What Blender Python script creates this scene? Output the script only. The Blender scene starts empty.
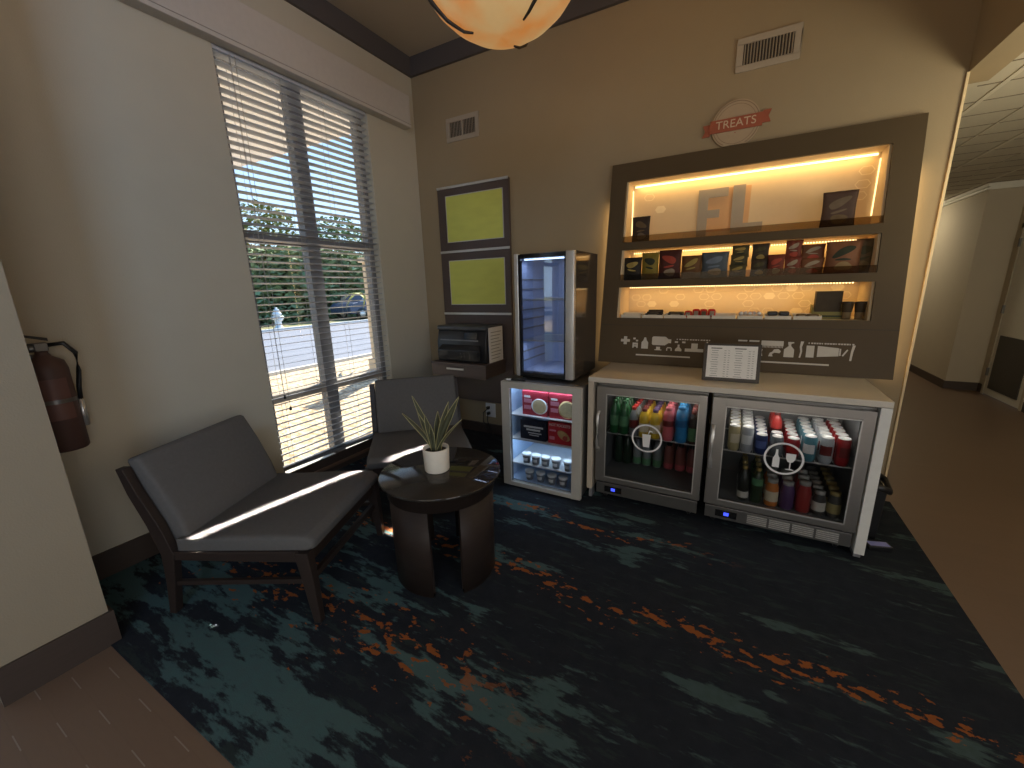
import bpy, bmesh, math, random
from mathutils import Vector, Matrix
C = bpy.context.scene.collection
R = random.Random(7)
PI = math.pi
sc = bpy.context.scene

# ------------------------------------------------------------------ camera
cam_d = bpy.data.cameras.new('camera'); cam = bpy.data.objects.new('camera', cam_d); C.objects.link(cam)
cam_d.sensor_width = 36.0; cam_d.lens = 403.18 / 1024 * 36; cam_d.clip_start = 0.02; cam_d.clip_end = 300
_y, _p, _r = .5094, -.2339, -.0268
_f = Vector((-math.sin(_y) * math.cos(_p), math.cos(_y) * math.cos(_p), math.sin(_p)))
_ri = Vector((math.cos(_y), math.sin(_y), 0)); _up = _ri.cross(_f)
_r2 = _ri * math.cos(_r) + _up * math.sin(_r); _u2 = -_ri * math.sin(_r) + _up * math.cos(_r)
cam.matrix_world = Matrix(((_r2.x, _u2.x, -_f.x, 2.973), (_r2.y, _u2.y, -_f.y, -3.4783), (_r2.z, _u2.z, -_f.z, 1.5229), (0, 0, 0, 1)))
sc.camera = cam

# ------------------------------------------------------------------ view, sky, sun, room light
sc.view_settings.view_transform = 'Standard'; sc.view_settings.look = 'None'
sc.view_settings.gamma = 1; sc.view_settings.use_curve_mapping = False
sc.view_settings.exposure = 0.0
W = bpy.data.worlds.new('sky'); sc.world = W; W.use_nodes = True
_n = W.node_tree.nodes; _l = W.node_tree.links; _n.clear()
_o = _n.new('ShaderNodeOutputWorld'); _b = _n.new('ShaderNodeBackground'); _tc = _n.new('ShaderNodeTexCoord')
_sx = _n.new('ShaderNodeSeparateXYZ'); _cr = _n.new('ShaderNodeValToRGB')
_cr.color_ramp.elements[0].position = 0.0; _cr.color_ramp.elements[0].color = (.62, .80, .95, 1)
_cr.color_ramp.elements[1].position = .55; _cr.color_ramp.elements[1].color = (.16, .40, .80, 1)
_l.new(_tc.outputs['Generated'], _sx.inputs[0]); _l.new(_sx.outputs['Z'], _cr.inputs[0])
_l.new(_cr.outputs[0], _b.inputs[0]); _b.inputs[1].default_value = 1.9; _l.new(_b.outputs[0], _o.inputs[0])

def aim(o, d):
    o.rotation_euler = Vector(d).to_track_quat('-Z', 'Y').to_euler()
def lamp(name, kind, loc, power, col, d=(0, 0, -1), size=1, size_y=None, spread=None, rad=None):
    L = bpy.data.lights.new(name, kind); o = bpy.data.objects.new(name, L); C.objects.link(o)
    o.location = loc; L.energy = power; L.color = col; aim(o, d)
    if kind == 'AREA':
        L.size = size
        if size_y: L.shape = 'RECTANGLE'; L.size_y = size_y
        if spread: L.spread = spread
    if rad is not None and kind in ('POINT', 'SPOT'): L.shadow_soft_size = rad
    return o
sun = lamp('sun', 'SUN', (-5, 6, 9), 13.0, (1, .88, .70), (.30, -.66, -.69)); sun.data.angle = .009
# added fill lamps, out of view behind and beside the camera
lamp('lobby_ceiling_fill', 'AREA', (3.0, -5.0, 3.5), 8, (1, .72, .40), (-.1, .35, -1), 2.2, 1.4)  # added overhead fill for the room, no fixture built
lamp('hall_side_fill', 'AREA', (5.7, -4.6, 1.75), 56, (.93, .96, 1), (-1, .14, .02), 2.2, 2.2)  # added fill from the hall side, brightens the left wall
lamp('cool_wall_fill', 'AREA', (3.7, -5.6, 3.0), 28, (.44, .67, 1), (-1, .42, -.05), 1.0, .9, math.radians(110))  # added cool fill for the upper left wall, no window behind it
lamp('low_front_fill', 'AREA', (3.0, -6.9, 1.1), 8, (1, .93, .82), (0, 1, -.12), 2.6, 1.0, math.radians(90))  # added low fill for the counter and cooler fronts
lamp('hall_uplight_fill', 'AREA', (5.0, -1.0, 1.7), 30, (1, .90, .64), (.1, .9, 1), .8, .8)  # added uplight in mid-air, brightens the hall ceiling tiles
lamp('hall_far_light', 'AREA', (4.9, 5.6, 2.55), 18, (1, .88, .62), (.35, -.1, -1), .6, 1.2)
# added narrow lamp in mid-air for the sun strip across seats and carpet
_e1 = Vector((.235, .972, 0)).normalized(); _dd = Vector((.214, -.052, -.975)).normalized()
_bl = lamp('sun_strip_helper', 'AREA', (.583, -1.975, 2.25), 3.6, (1, .95, .84), _dd, 1.41, .060, math.radians(1.0))
_zx = -_dd; _yy = _zx.cross(_e1)
_bl.rotation_euler = Matrix((( _e1.x, _yy.x, _zx.x), (_e1.y, _yy.y, _zx.y), (_e1.z, _yy.z, _zx.z))).to_euler()

# ------------------------------------------------------------------ materials
MATS = {}
def mat(name, col, rough=.6, metal=0, spec=.5, var=.06, vscale=30, bump=0, bscale=200, emit=0, ecol=None, trans=0, coat=0, stretch=None):
    if name in MATS: return MATS[name]
    m = bpy.data.materials.new(name); m.use_nodes = True; MATS[name] = m
    N = m.node_tree.nodes; L = m.node_tree.links; p = N['Principled BSDF']
    p.inputs['Roughness'].default_value = rough; p.inputs['Metallic'].default_value = metal
    p.inputs['Specular IOR Level'].default_value = spec
    p.inputs['Coat Weight'].default_value = coat
    p.inputs['Transmission Weight'].default_value = trans
    tc = N.new('ShaderNodeTexCoord'); src = tc.outputs['Object']
    if stretch:
        mp = N.new('ShaderNodeMapping'); mp.inputs['Scale'].default_value = stretch; L.new(src, mp.inputs[0]); src = mp.outputs[0]
    nz = N.new('ShaderNodeTexNoise'); nz.inputs['Scale'].default_value = vscale; nz.inputs['Detail'].default_value = 4; L.new(src, nz.inputs['Vector'])
    rp = N.new('ShaderNodeMapRange'); rp.inputs['To Min'].default_value = 1 - var; rp.inputs['To Max'].default_value = 1 + var; L.new(nz.outputs[0], rp.inputs[0])
    vm = N.new('ShaderNodeVectorMath'); vm.operation = 'SCALE'; vm.inputs[0].default_value = col[:3]; L.new(rp.outputs[0], vm.inputs['Scale'])
    L.new(vm.outputs[0], p.inputs['Base Color'])
    if bump:
        nb = N.new('ShaderNodeTexNoise'); nb.inputs['Scale'].default_value = bscale; nb.inputs['Detail'].default_value = 3; L.new(src, nb.inputs['Vector'])
        bp = N.new('ShaderNodeBump'); bp.inputs['Strength'].default_value = bump; bp.inputs['Distance'].default_value = .004
        L.new(nb.outputs[0], bp.inputs['Height']); L.new(bp.outputs[0], p.inputs['Normal'])
    if emit:
        p.inputs['Emission Color'].default_value = tuple(ecol or col)[:3] + (1,); p.inputs['Emission Strength'].default_value = emit
    return m
def glass(name, tint, amount_gloss=.06, rough=.02):
    m = bpy.data.materials.new(name); m.use_nodes = True; N = m.node_tree.nodes; L = m.node_tree.links; N.clear()
    o = N.new('ShaderNodeOutputMaterial'); t = N.new('ShaderNodeBsdfTransparent'); t.inputs[0].default_value = tint + (1,)
    g = N.new('ShaderNodeBsdfGlossy'); g.inputs['Roughness'].default_value = rough
    fr = N.new('ShaderNodeFresnel'); fr.inputs[0].default_value = 1.45
    nz = N.new('ShaderNodeTexNoise'); nz.inputs['Scale'].default_value = 3
    mr = N.new('ShaderNodeMapRange'); mr.inputs['To Min'].default_value = amount_gloss * .5; mr.inputs['To Max'].default_value = amount_gloss * 1.0; L.new(nz.outputs[0], mr.inputs[0])
    ad = N.new('ShaderNodeMath'); ad.operation = 'ADD'; ad.use_clamp = True; L.new(fr.outputs[0], ad.inputs[0]); L.new(mr.outputs[0], ad.inputs[1])
    gm = N.new('ShaderNodeNewGeometry'); iv = N.new('ShaderNodeMath'); iv.operation = 'SUBTRACT'; iv.inputs[0].default_value = 1; L.new(gm.outputs['Backfacing'], iv.inputs[1])
    ml = N.new('ShaderNodeMath'); ml.operation = 'MULTIPLY'; L.new(ad.outputs[0], ml.inputs[0]); L.new(iv.outputs[0], ml.inputs[1])
    mx = N.new('ShaderNodeMixShader'); L.new(ml.outputs[0], mx.inputs[0]); L.new(t.outputs[0], mx.inputs[1]); L.new(g.outputs[0], mx.inputs[2]); L.new(mx.outputs[0], o.inputs[0])
    return m

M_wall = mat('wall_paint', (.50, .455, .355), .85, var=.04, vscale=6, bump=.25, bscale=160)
M_walldim = mat('back_wall_dim_warm', (.335, .258, .155), .85, var=.04, vscale=6, bump=.25, bscale=160)  # dimmer, warmer light on the back wall put into its colour
M_pierdim = mat('pier_paint_dimmed', (.32, .265, .185), .85, var=.04, vscale=6, bump=.25, bscale=160)  # weaker light on the pier put into a darker wall colour
M_wallhall = mat('hall_wall_paint', (.50, .43, .33), .8, var=.03, vscale=5)
M_ceil = mat('ceiling_paint', (.42, .37, .30), .9, var=.03, vscale=5)
M_crown = mat('crown_dark_paint', (.085, .075, .075), .6)
M_base = mat('baseboard_brown', (.060, .042, .033), .5, var=.15, vscale=8, stretch=(1, 1, 14))
M_dkwood = mat('espresso_wood', (.030, .021, .018), .45, spec=.3, var=.25, vscale=5, stretch=(2, 2, 22))
M_dkwood2 = mat('espresso_laminate', (.085, .060, .052), .42, var=.12, vscale=5, stretch=(2, 2, 16))
M_panel = mat('display_panel_brown', (.092, .064, .034), .55, spec=.25, var=.06, vscale=4)
M_steel = mat('brushed_steel', (.43, .41, .39), .33, metal=.9, var=.08, vscale=12, stretch=(1, 1, 30))
M_steeld = mat('dark_steel', (.22, .215, .21), .38, metal=.85, var=.1, vscale=12)
M_alu = mat('satin_aluminium', (.66, .65, .63), .4, metal=.7)
M_black = mat('black_plastic', (.014, .014, .015), .35)
M_blackg = mat('black_gloss', (.012, .012, .013), .12)
M_grey = mat('grey_plastic', (.20, .20, .21), .5)
M_inner = mat('fridge_liner_dark', (.16, .165, .17), .4)
M_white = mat('white_plastic', (.78, .78, .77), .4)
M_whitep = mat('white_paper', (.82, .80, .76), .7)
M_linerglow = mat('freezer_liner_blue_glow', (.50, .66, .90), .4)  # blue glow of the freezer lights put into the liner colour
M_counter = mat('counter_quartz', (.62, .57, .49), .35, var=.05, vscale=60)
M_counterw = mat('counter_edge_white', (.74, .73, .69), .45)
M_fabric = mat('charcoal_fabric', (.125, .120, .116), .95, spec=.1, var=.12, vscale=60, bump=.4, bscale=500)
M_yellow = mat('chartreuse_fabric', (.64, .66, .14), .85, var=.12, vscale=5, bump=.3, bscale=120, stretch=(1, 1, 3))
M_chrome = mat('chrome', (.75, .75, .75), .15, metal=1)
M_niche = mat('niche_back_cream', (.70, .56, .36), .8, var=.03)
M_nichel = mat('niche_hexagon_pale', (.86, .74, .52), .7)
M_acryl = glass('smoked_acrylic', (.66, .60, .52), .01)
M_glass = glass('window_glass', (.97, .98, .98), .02)
M_cglass = glass('cooler_door_glass', (.80, .81, .82), .025)
M_fglass = glass('fridge_door_glass', (.80, .84, .90), .22)
M_jar = glass('clear_bottle_plastic', (.72, .76, .78), .08)
M_led = mat('warm_led_strip', (1, .8, .45), .5, emit=3.5, ecol=(1, .74, .36))
M_ledc = mat('cool_led_strip', (.8, .9, 1), .5, emit=3.5, ecol=(.72, .86, 1))
M_ledw = mat('white_led_strip', (1, .97, .9), .5, emit=4.5, ecol=(1, .95, .84))
M_blue = mat('blue_display_digits', (.05, .08, .9), .5, emit=1.3, ecol=(.06, .10, 1))
M_graphic = mat('printed_pale_graphic', (.62, .58, .51), .6)
M_decal = mat('white_door_decal', (.80, .80, .80), .6)
M_sred = mat('sign_red', (.34, .085, .04), .6)
M_scream = mat('sign_cream', (.42, .31, .20), .6)
M_letter = mat('letter_grey', (.36, .32, .26), .6)
M_ghost = mat('faded_orange_print', (.66, .40, .20), .7)
M_vent = mat('vent_enamel', (.40, .34, .265), .5)
M_ventd = mat('vent_dark_gap', (.05, .04, .03), .8)
M_slat = mat('blind_slat', (.50, .52, .56), .5, var=.05)
M_bronze = mat('window_bronze', (.19, .19, .20), .45)
M_valance = mat('valance_fabric', (.52, .48, .43), .85, bump=.3, bscale=300)
M_cord = mat('blind_cord', (.45, .42, .38), .8)
M_pot = mat('white_ceramic', (.78, .72, .62), .45)
M_soil = mat('potting_soil', (.03, .022, .016), .95)
M_leaf = mat('snake_leaf_green', (.070, .075, .042), .5, var=.35, vscale=40)
M_leafe = mat('snake_leaf_edge', (.42, .38, .18), .5)
M_ext = mat('extinguisher_red', (.095, .052, .046), .55)
M_amber = mat('alabaster_glass', (.45, .27, .12), .5, emit=.50, ecol=(1, .50, .16))
M_iron = mat('wrought_iron', (.035, .025, .018), .5)
M_tabletop = mat('smoked_table_glass', (.030, .026, .022), .06, spec=.5)
M_door = mat('door_white', (.66, .63, .56), .5)
M_kick = mat('door_kick_plate', (.055, .05, .045), .5)

# alabaster bowl: cloudy
def cloudy(m):
    N = m.node_tree.nodes; L = m.node_tree.links; p = N['Principled BSDF']
    nz = N.new('ShaderNodeTexNoise'); nz.inputs['Scale'].default_value = 5; nz.inputs['Detail'].default_value = 7
    cr = N.new('ShaderNodeValToRGB'); cr.color_ramp.elements[0].color = (.80, .27, .05, 1); cr.color_ramp.elements[1].color = (.72, .46, .19, 1)
    cr.color_ramp.elements[0].position = .36; cr.color_ramp.elements[1].position = .62
    tc = N.new('ShaderNodeTexCoord'); L.new(tc.outputs['Object'], nz.inputs['Vector']); L.new(nz.outputs[0], cr.inputs[0]); L.new(cr.outputs[0], p.inputs['Emission Color'])
cloudy(M_amber)

def node_mat(name, rough):
    m = bpy.data.materials.new(name); m.use_nodes = True
    return m, m.node_tree.nodes, m.node_tree.links, m.node_tree.nodes['Principled BSDF']
def mathn(N, L, op, a, b=None, c=None):
    n = N.new('ShaderNodeMath'); n.operation = op
    for i, v in enumerate((a, b, c)):
        if v is None: continue
        if isinstance(v, (int, float)): n.inputs[i].default_value = v
        else: L.new(v, n.inputs[i])
    return n.outputs[0]
def noise(N, L, vec, scale, detail=5, rough=.55, sx=1, sy=1, off=(0, 0, 0)):
    mp = N.new('ShaderNodeMapping'); mp.inputs['Scale'].default_value = (sx, sy, 1); mp.inputs['Location'].default_value = off
    L.new(vec, mp.inputs[0]); n = N.new('ShaderNodeTexNoise'); n.inputs['Scale'].default_value = scale; n.inputs['Detail'].default_value = detail
    n.inputs['Roughness'].default_value = rough; L.new(mp.outputs[0], n.inputs['Vector']); return n.outputs[0]
def mixc(N, L, fac, a, b):
    n = N.new('ShaderNodeMix'); n.data_type = 'RGBA'; L.new(fac, n.inputs[0])
    for k, v in ((6, a), (7, b)):
        if isinstance(v, tuple): n.inputs[k].default_value = v + (1,)
        else: L.new(v, n.inputs[k])
    return n.outputs[2]
def step(N, L, v, lo, hi):
    n = N.new('ShaderNodeMapRange'); n.interpolation_type = 'SMOOTHSTEP'; n.inputs['From Min'].default_value = lo; n.inputs['From Max'].default_value = hi
    L.new(v, n.inputs[0]); return n.outputs[0]
def carpet_material():
    m, N, L, p = node_mat('abstract_carpet', .95)
    p.inputs['Roughness'].default_value = .97; p.inputs['Specular IOR Level'].default_value = .12
    tc = N.new('ShaderNodeTexCoord'); vec = tc.outputs['Object']; s = N.new('ShaderNodeSeparateXYZ'); L.new(vec, s.inputs[0]); X, Y = s.outputs[0], s.outputs[1]
    wob = mathn(N, L, 'MULTIPLY', mathn(N, L, 'SUBTRACT', noise(N, L, vec, 2.2, 3), .5), .34)
    Yw = mathn(N, L, 'ADD', Y, wob)
    def band(yc, half): return mathn(N, L, 'SUBTRACT', 1.0, mathn(N, L, 'DIVIDE', mathn(N, L, 'ABSOLUTE', mathn(N, L, 'SUBTRACT', Yw, yc)), half))
    big = noise(N, L, vec, 2.0, 3, .5, .55, 2.6, (3.4, 1.2, 0))
    strk = noise(N, L, vec, 5.5, 8, .66, .75, 2.6, (1.3, 4, 0))
    # teal: strong in the front strip, broken streaks elsewhere
    front = step(N, L, mathn(N, L, 'MULTIPLY', Y, -1), 2.15, 2.85)
    leftish = mathn(N, L, 'SUBTRACT', 1.0, step(N, L, X, 1.6, 3.4))
    bias = mathn(N, L, 'ADD', mathn(N, L, 'MULTIPLY', mathn(N, L, 'MULTIPLY', front, leftish), .050), mathn(N, L, 'MULTIPLY', leftish, .025))
    tv = mathn(N, L, 'ADD', .012, mathn(N, L, 'ADD', mathn(N, L, 'ADD', mathn(N, L, 'MULTIPLY', strk, .55), mathn(N, L, 'MULTIPLY', big, .45)), bias))
    teal = step(N, L, tv, .562, .612)
    base = mixc(N, L, noise(N, L, vec, 14, 6), (.0115, .0145, .0215), (.027, .032, .042))
    tealc = mixc(N, L, step(N, L, X, 1.6, 3.3), (.062, .135, .140), (.036, .062, .056))
    tealc = mixc(N, L, noise(N, L, vec, 30, 5), tealc, (.070, .105, .115))
    dim = step(N, L, noise(N, L, vec, 7, 8, .7, .6, 2.8, (9, 3, 0)), .54, .62)
    base = mixc(N, L, mathn(N, L, 'MULTIPLY', dim, .65), base, (.030, .046, .045))
    col = mixc(N, L, teal, base, tealc)
    # orange flecks in three bands that run along the room
    fl = noise(N, L, vec, 17, 5, .6, .75, 1.5, (7, 2, 0))
    def obands(defs):
        out = None
        for yc, half, thr in defs:
            b = mathn(N, L, 'MAXIMUM', band(yc, half), 0.0)
            v = step(N, L, mathn(N, L, 'ADD', fl, mathn(N, L, 'MULTIPLY', b, .17)), thr, thr + .025)
            v = mathn(N, L, 'MULTIPLY', v, step(N, L, b, .02, .12))
            out = v if out is None else mathn(N, L, 'MAXIMUM', out, v)
        return out
    om = mathn(N, L, 'MAXIMUM', mathn(N, L, 'MAXIMUM', obands(((-1.80, .13, .675),)), mathn(N, L, 'MULTIPLY', obands(((-1.22, .10, .70),)), mathn(N, L, 'SUBTRACT', 1.0, step(N, L, X, 2.5, 3.2)))), mathn(N, L, 'MULTIPLY', obands(((-2.45, .32, .708),)), mathn(N, L, 'SUBTRACT', 1.0, step(N, L, X, 1.9, 2.6))))
    col = mixc(N, L, om, col, (.27, .088, .026))
    L.new(col, p.inputs['Base Color'])
    bp = N.new('ShaderNodeBump'); bp.inputs['Strength'].default_value = .5; bp.inputs['Distance'].default_value = .004
    L.new(noise(N, L, vec, 260, 2), bp.inputs['Height']); L.new(bp.outputs[0], p.inputs['Normal'])
    return m
def floor_material():
    m, N, L, p = node_mat('brown_vinyl_plank', .4)
    tc = N.new('ShaderNodeTexCoord'); vec = tc.outputs['Object']
    s = N.new('ShaderNodeSeparateXYZ'); L.new(vec, s.inputs[0]); X, Y = s.outputs[0], s.outputs[1]
    br = N.new('ShaderNodeTexBrick'); br.inputs['Scale'].default_value = 1; br.inputs['Mortar Size'].default_value = .0022
    br.inputs['Brick Width'].default_value = .9; br.inputs['Row Height'].default_value = .094; br.offset = .37
    br.inputs['Color1'].default_value = (.185, .122, .084, 1); br.inputs['Color2'].default_value = (.192, .127, .087, 1); br.inputs['Mortar'].default_value = (.178, .117, .080, 1)
    L.new(vec, br.inputs['Vector'])
    gr = noise(N, L, vec, 8, 6, .6, 1.2, 12)
    col = mixc(N, L, mathn(N, L, 'MULTIPLY', gr, .35), br.outputs[0], (.135, .086, .060))
    # thin pale inlaid dashes, one row every two planks
    row = mathn(N, L, 'DIVIDE', mathn(N, L, 'ADD', Y, 3.108), .0925)
    fr = mathn(N, L, 'ABSOLUTE', mathn(N, L, 'SUBTRACT', row, mathn(N, L, 'ROUND', row)))
    line = mathn(N, L, 'LESS_THAN', fr, .020)
    ph = mathn(N, L, 'MULTIPLY', mathn(N, L, 'ROUND', row), .21)
    xx = mathn(N, L, 'FRACT', mathn(N, L, 'DIVIDE', mathn(N, L, 'ADD', mathn(N, L, 'ADD', X, ph), .10), .29))
    dash = mathn(N, L, 'MULTIPLY', line, mathn(N, L, 'LESS_THAN', xx, .36))
    dash = mathn(N, L, 'MULTIPLY', dash, mathn(N, L, 'LESS_THAN', X, 3.9))
    col = mixc(N, L, dash, col, (.27, .23, .19))
    L.new(col, p.inputs['Base Color']); p.inputs['Roughness'].default_value = .42
    return m
M_carpet = carpet_material(); M_floor = floor_material()

# ------------------------------------------------------------------ mesh helpers
class MB:
    def __init__(s): s.v = []; s.f = []; s.sm = []
    def add(s, vs, fs, sm=False):
        b = len(s.v); s.v += [tuple(v) for v in vs]
        for f in fs: s.f.append(tuple(i + b for i in f)); s.sm.append(sm)
        return s
    def box(s, c, d, rz=0, M=None):
        x, y, z = d[0] / 2, d[1] / 2, d[2] / 2
        vs = [Vector((i * x, j * y, k * z)) for i in (-1, 1) for j in (-1, 1) for k in (-1, 1)]
        if M is not None: vs = [M @ v for v in vs]
        elif rz: vs = [Matrix.Rotation(rz, 3, 'Z') @ v for v in vs]
        vs = [v + Vector(c) for v in vs]
        return s.add(vs, [(0, 1, 3, 2), (4, 6, 7, 5), (0, 4, 5, 1), (2, 3, 7, 6), (0, 2, 6, 4), (1, 5, 7, 3)])
    def bb(s, x0, x1, y0, y1, z0, z1): return s.box(((x0 + x1) / 2, (y0 + y1) / 2, (z0 + z1) / 2), (x1 - x0, y1 - y0, z1 - z0))
    def lathe(s, prof, n=24, c=(0, 0, 0), M=None, a0=0, a1=2 * PI):
        full = abs(a1 - a0 - 2 * PI) < 1e-6; k = n if full else n + 1; vs = []
        for r, z in prof:
            for i in range(k):
                a = a0 + (a1 - a0) * i / n; vs.append(Vector((r * math.cos(a), r * math.sin(a), z)))
        if M is not None: vs = [M @ v for v in vs]
        vs = [v + Vector(c) for v in vs]; fs = []
        for j in range(len(prof) - 1):
            for i in range(n):
                i2 = (i + 1) % k; fs.append((j * k + i, j * k + i2, (j + 1) * k + i2, (j + 1) * k + i))
        return s.add(vs, fs, True)
    def cyl(s, a, b, r, n=12, r2=None):
        a = Vector(a); b = Vector(b); d = (b - a); q = d.to_track_quat('Z', 'Y').to_matrix(); l = d.length; r2 = r if r2 is None else r2
        s.lathe([(0, 0), (r, 0)], n, a, q); s.lathe([(r, 0), (r2, l)], n, a, q); return s.lathe([(r2, l), (0, l)], n, a, q)
    def tube(s, pts, r, n=8, rs=None):
        pts = [Vector(p) for p in pts]; vs = []; fs = []; up = Vector((0, 0, 1))
        for i, p in enumerate(pts):
            t = (pts[min(i + 1, len(pts) - 1)] - pts[max(i - 1, 0)]).normalized()
            a = t.cross(up)
            if a.length < 1e-3: a = t.cross(Vector((1, 0, 0)))
            a.normalize(); b = t.cross(a); rr = rs[i] if rs else r
            for k in range(n): vs.append(p + a * rr * math.cos(2 * PI * k / n) + b * rr * math.sin(2 * PI * k / n))
        for i in range(len(pts) - 1):
            for k in range(n): k2 = (k + 1) % n; fs.append((i * n + k, i * n + k2, (i + 1) * n + k2, (i + 1) * n + k))
        fs.append(tuple(range(n))); fs.append(tuple(range((len(pts) - 1) * n, len(pts) * n)))
        return s.add(vs, fs, True)
    def prism(s, poly, fn, d0, d1):
        n = len(poly); vs = [fn(u, v, d0) for u, v in poly] + [fn(u, v, d1) for u, v in poly]
        fs = [tuple(range(n)), tuple(range(2 * n - 1, n - 1, -1))] + [(i, i + n, (i + 1) % n + n, (i + 1) % n) for i in range(n)]
        return s.add(vs, fs)
    def loft(s, secs, closed=True, cap=True, sm=True):
        n = len(secs[0]); vs = [p for q in secs for p in q]; fs = []
        for j in range(len(secs) - 1):
            for i in range(n if closed else n - 1): i2 = (i + 1) % n; fs.append((j * n + i, j * n + i2, (j + 1) * n + i2, (j + 1) * n + i))
        if cap: fs.append(tuple(range(n))); fs.append(tuple(range((len(secs) - 1) * n, len(secs) * n)))
        return s.add(vs, fs, sm)
    def build(s, name, m, parent=None, bevel=0, seg=2, sub=0, loc=None):
        me = bpy.data.meshes.new(name); bm = bmesh.new()
        vv = [bm.verts.new(v) for v in s.v]
        for f, q in zip(s.f, s.sm):
            try: fc = bm.faces.new([vv[i] for i in f]); fc.smooth = q
            except ValueError: pass
        bmesh.ops.remove_doubles(bm, verts=bm.verts, dist=1e-6); bmesh.ops.recalc_face_normals(bm, faces=bm.faces)
        bm.to_mesh(me); bm.free(); me.materials.append(m)
        o = bpy.data.objects.new(name, me); C.objects.link(o)
        if parent: o.parent = parent
        if loc: o.location = loc
        if bevel:
            b = o.modifiers.new('bevel', 'BEVEL'); b.width = bevel; b.segments = seg; b.limit_method = 'ANGLE'; b.angle_limit = .6; b.harden_normals = False
            if seg > 2:
                for pz in me.polygons: pz.use_smooth = True
                if hasattr(me, 'use_auto_smooth'): me.use_auto_smooth = True
        if sub:
            b = o.modifiers.new('sub', 'SUBSURF'); b.levels = sub; b.render_levels = sub
        return o
def text_mesh(name, txt, size, depth, m, parent, M, sx=1, align='CENTER'):
    cu = bpy.data.curves.new(name, 'FONT'); cu.body = txt; cu.size = size; cu.extrude = depth; cu.align_x = align; cu.align_y = 'CENTER'
    t = bpy.data.objects.new(name + '_tmp', cu); C.objects.link(t)
    dg = bpy.context.evaluated_depsgraph_get(); me = bpy.data.meshes.new_from_object(t.evaluated_get(dg)); bpy.data.objects.remove(t)
    me.name = name; me.transform(M @ Matrix.Diagonal((sx, 1, 1, 1))); me.materials.clear(); me.materials.append(m)
    o = bpy.data.objects.new(name, me); C.objects.link(o); o.parent = parent; return o
FACE_Y = Matrix(((1, 0, 0, 0), (0, 0, 1, 0), (0, 1, 0, 0), (0, 0, 0, 1)))   # text plane facing -y: x right, z up
FACE_Y = Matrix.Rotation(PI / 2, 4, 'X')

def thing(name, label, cat, loc=(0, 0, 0), rz=0, group=None):
    o = bpy.data.objects.new(name, None); o.empty_display_size = .05; C.objects.link(o)
    o.location = loc; o.rotation_euler = (0, 0, rz); o['label'] = label; o['category'] = cat
    if group: o['group'] = group
    return o
def tag(o, label, cat, group=None, kind=None):
    o['label'] = label; o['category'] = cat
    if group: o['group'] = group
    if kind: o['kind'] = kind
    return o
def struct(name, mb, m, parent=None, **k):
    o = mb.build(name, m, parent, **k)
    if parent is None: o['kind'] = 'structure'
    return o
def dup(root, loc, rz=0, label=None, group=None, lean=None):
    r = root.copy(); C.objects.link(r); r.location = loc; r.rotation_euler = (0, 0, rz)
    if label: r['label'] = label
    if group: r['group'] = group
    for ch in list(root.children):
        c = ch.copy(); C.objects.link(c); c.parent = r
        for g in list(ch.children):
            d = g.copy(); C.objects.link(d); d.parent = c
    return r
class Stock:
    """first placing moves the original, later ones copy it"""
    def __init__(s, root): s.root = root; s.used = False
    def put(s, loc, label, group=None, rz=0):
        if not s.used:
            s.used = True; r = s.root; r.location = loc; r.rotation_euler = (0, 0, rz); r['label'] = label
            if group: r['group'] = group
            return r
        return dup(s.root, loc, rz, label, group)
ORD = ['front', 'second', 'third', 'fourth', 'fifth', 'sixth', 'seventh']

# ------------------------------------------------------------------ structure
XP, YP, YPE = .62, -3.035, -3.37            # short pier at the left
YC = -3.06                                  # front edge of the carpet
XE = 4.02                                   # right edge of the carpet
ZC = 3.68; WX0, WX1 = -1.82, -.612; WZ0, WZ1 = .07, 3.06
struct('floor', MB().bb(-.2, 6.6, -7.2, 9.0, -.12, 0), M_floor)
cp = MB().bb(0.0, XE, YC, 0, .0005, .006).build('carpet', M_carpet)
tag(cp, 'dark navy fitted carpet with teal patches and orange fleck bands', 'carpet')
w = MB(); w.bb(-.22, 0, -7.2, -5.6, -.1, ZC).bb(-.22, 0, -3.55, WX0, -.1, ZC).bb(-.22, 0, -5.6, -3.55, WZ1, ZC).bb(-.22, 0, -5.6, -3.55, -.1, .07).bb(-.22, 0, WX1, .15, -.1, ZC).bb(-.22, 0, WX0, WX1, WZ1, ZC).bb(-.22, 0, WX0, WX1, -.1, WZ0)
struct('wall_left', w, M_wall)
struct('wall_pier', MB().bb(0, XP, YPE, YP, 0, ZC), M_pierdim)
NX0, NX1, NZ0, NZ1 = 2.10, 3.72, 1.22, 2.33   # hole in the back wall behind the lit niches
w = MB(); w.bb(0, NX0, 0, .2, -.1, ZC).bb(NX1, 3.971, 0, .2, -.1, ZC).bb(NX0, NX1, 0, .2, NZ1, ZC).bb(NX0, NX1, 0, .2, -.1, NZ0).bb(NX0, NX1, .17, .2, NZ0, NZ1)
struct('wall_back', w, M_walldim)
struct('wall_header', MB().bb(3.971, 4.12, -7.2, .2, 2.615, ZC), M_walldim)
struct('ceiling', MB().bb(-.2, 4.12, -7.2, .2, ZC, ZC + .1), M_ceil)
struct('wall_front', MB().bb(-.2, 6.6, -7.3, -7.2, -.1, ZC), M_wall)
struct('trim_1', MB().bb(0, .03, -7.2, 0, 3.52, ZC), M_crown)
struct('trim_2', MB().bb(.03, 3.971, -.03, 0, 3.52, ZC), M_crown)
struct('trim_3', MB().bb(3.963, 3.975, -.012, .203, 0, 2.615), mat('corner_guard_tan', (.72, .56, .33), .4))
struct('baseboard_left', MB().bb(0, .014, YP, 0, 0, .155), M_base)
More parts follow.
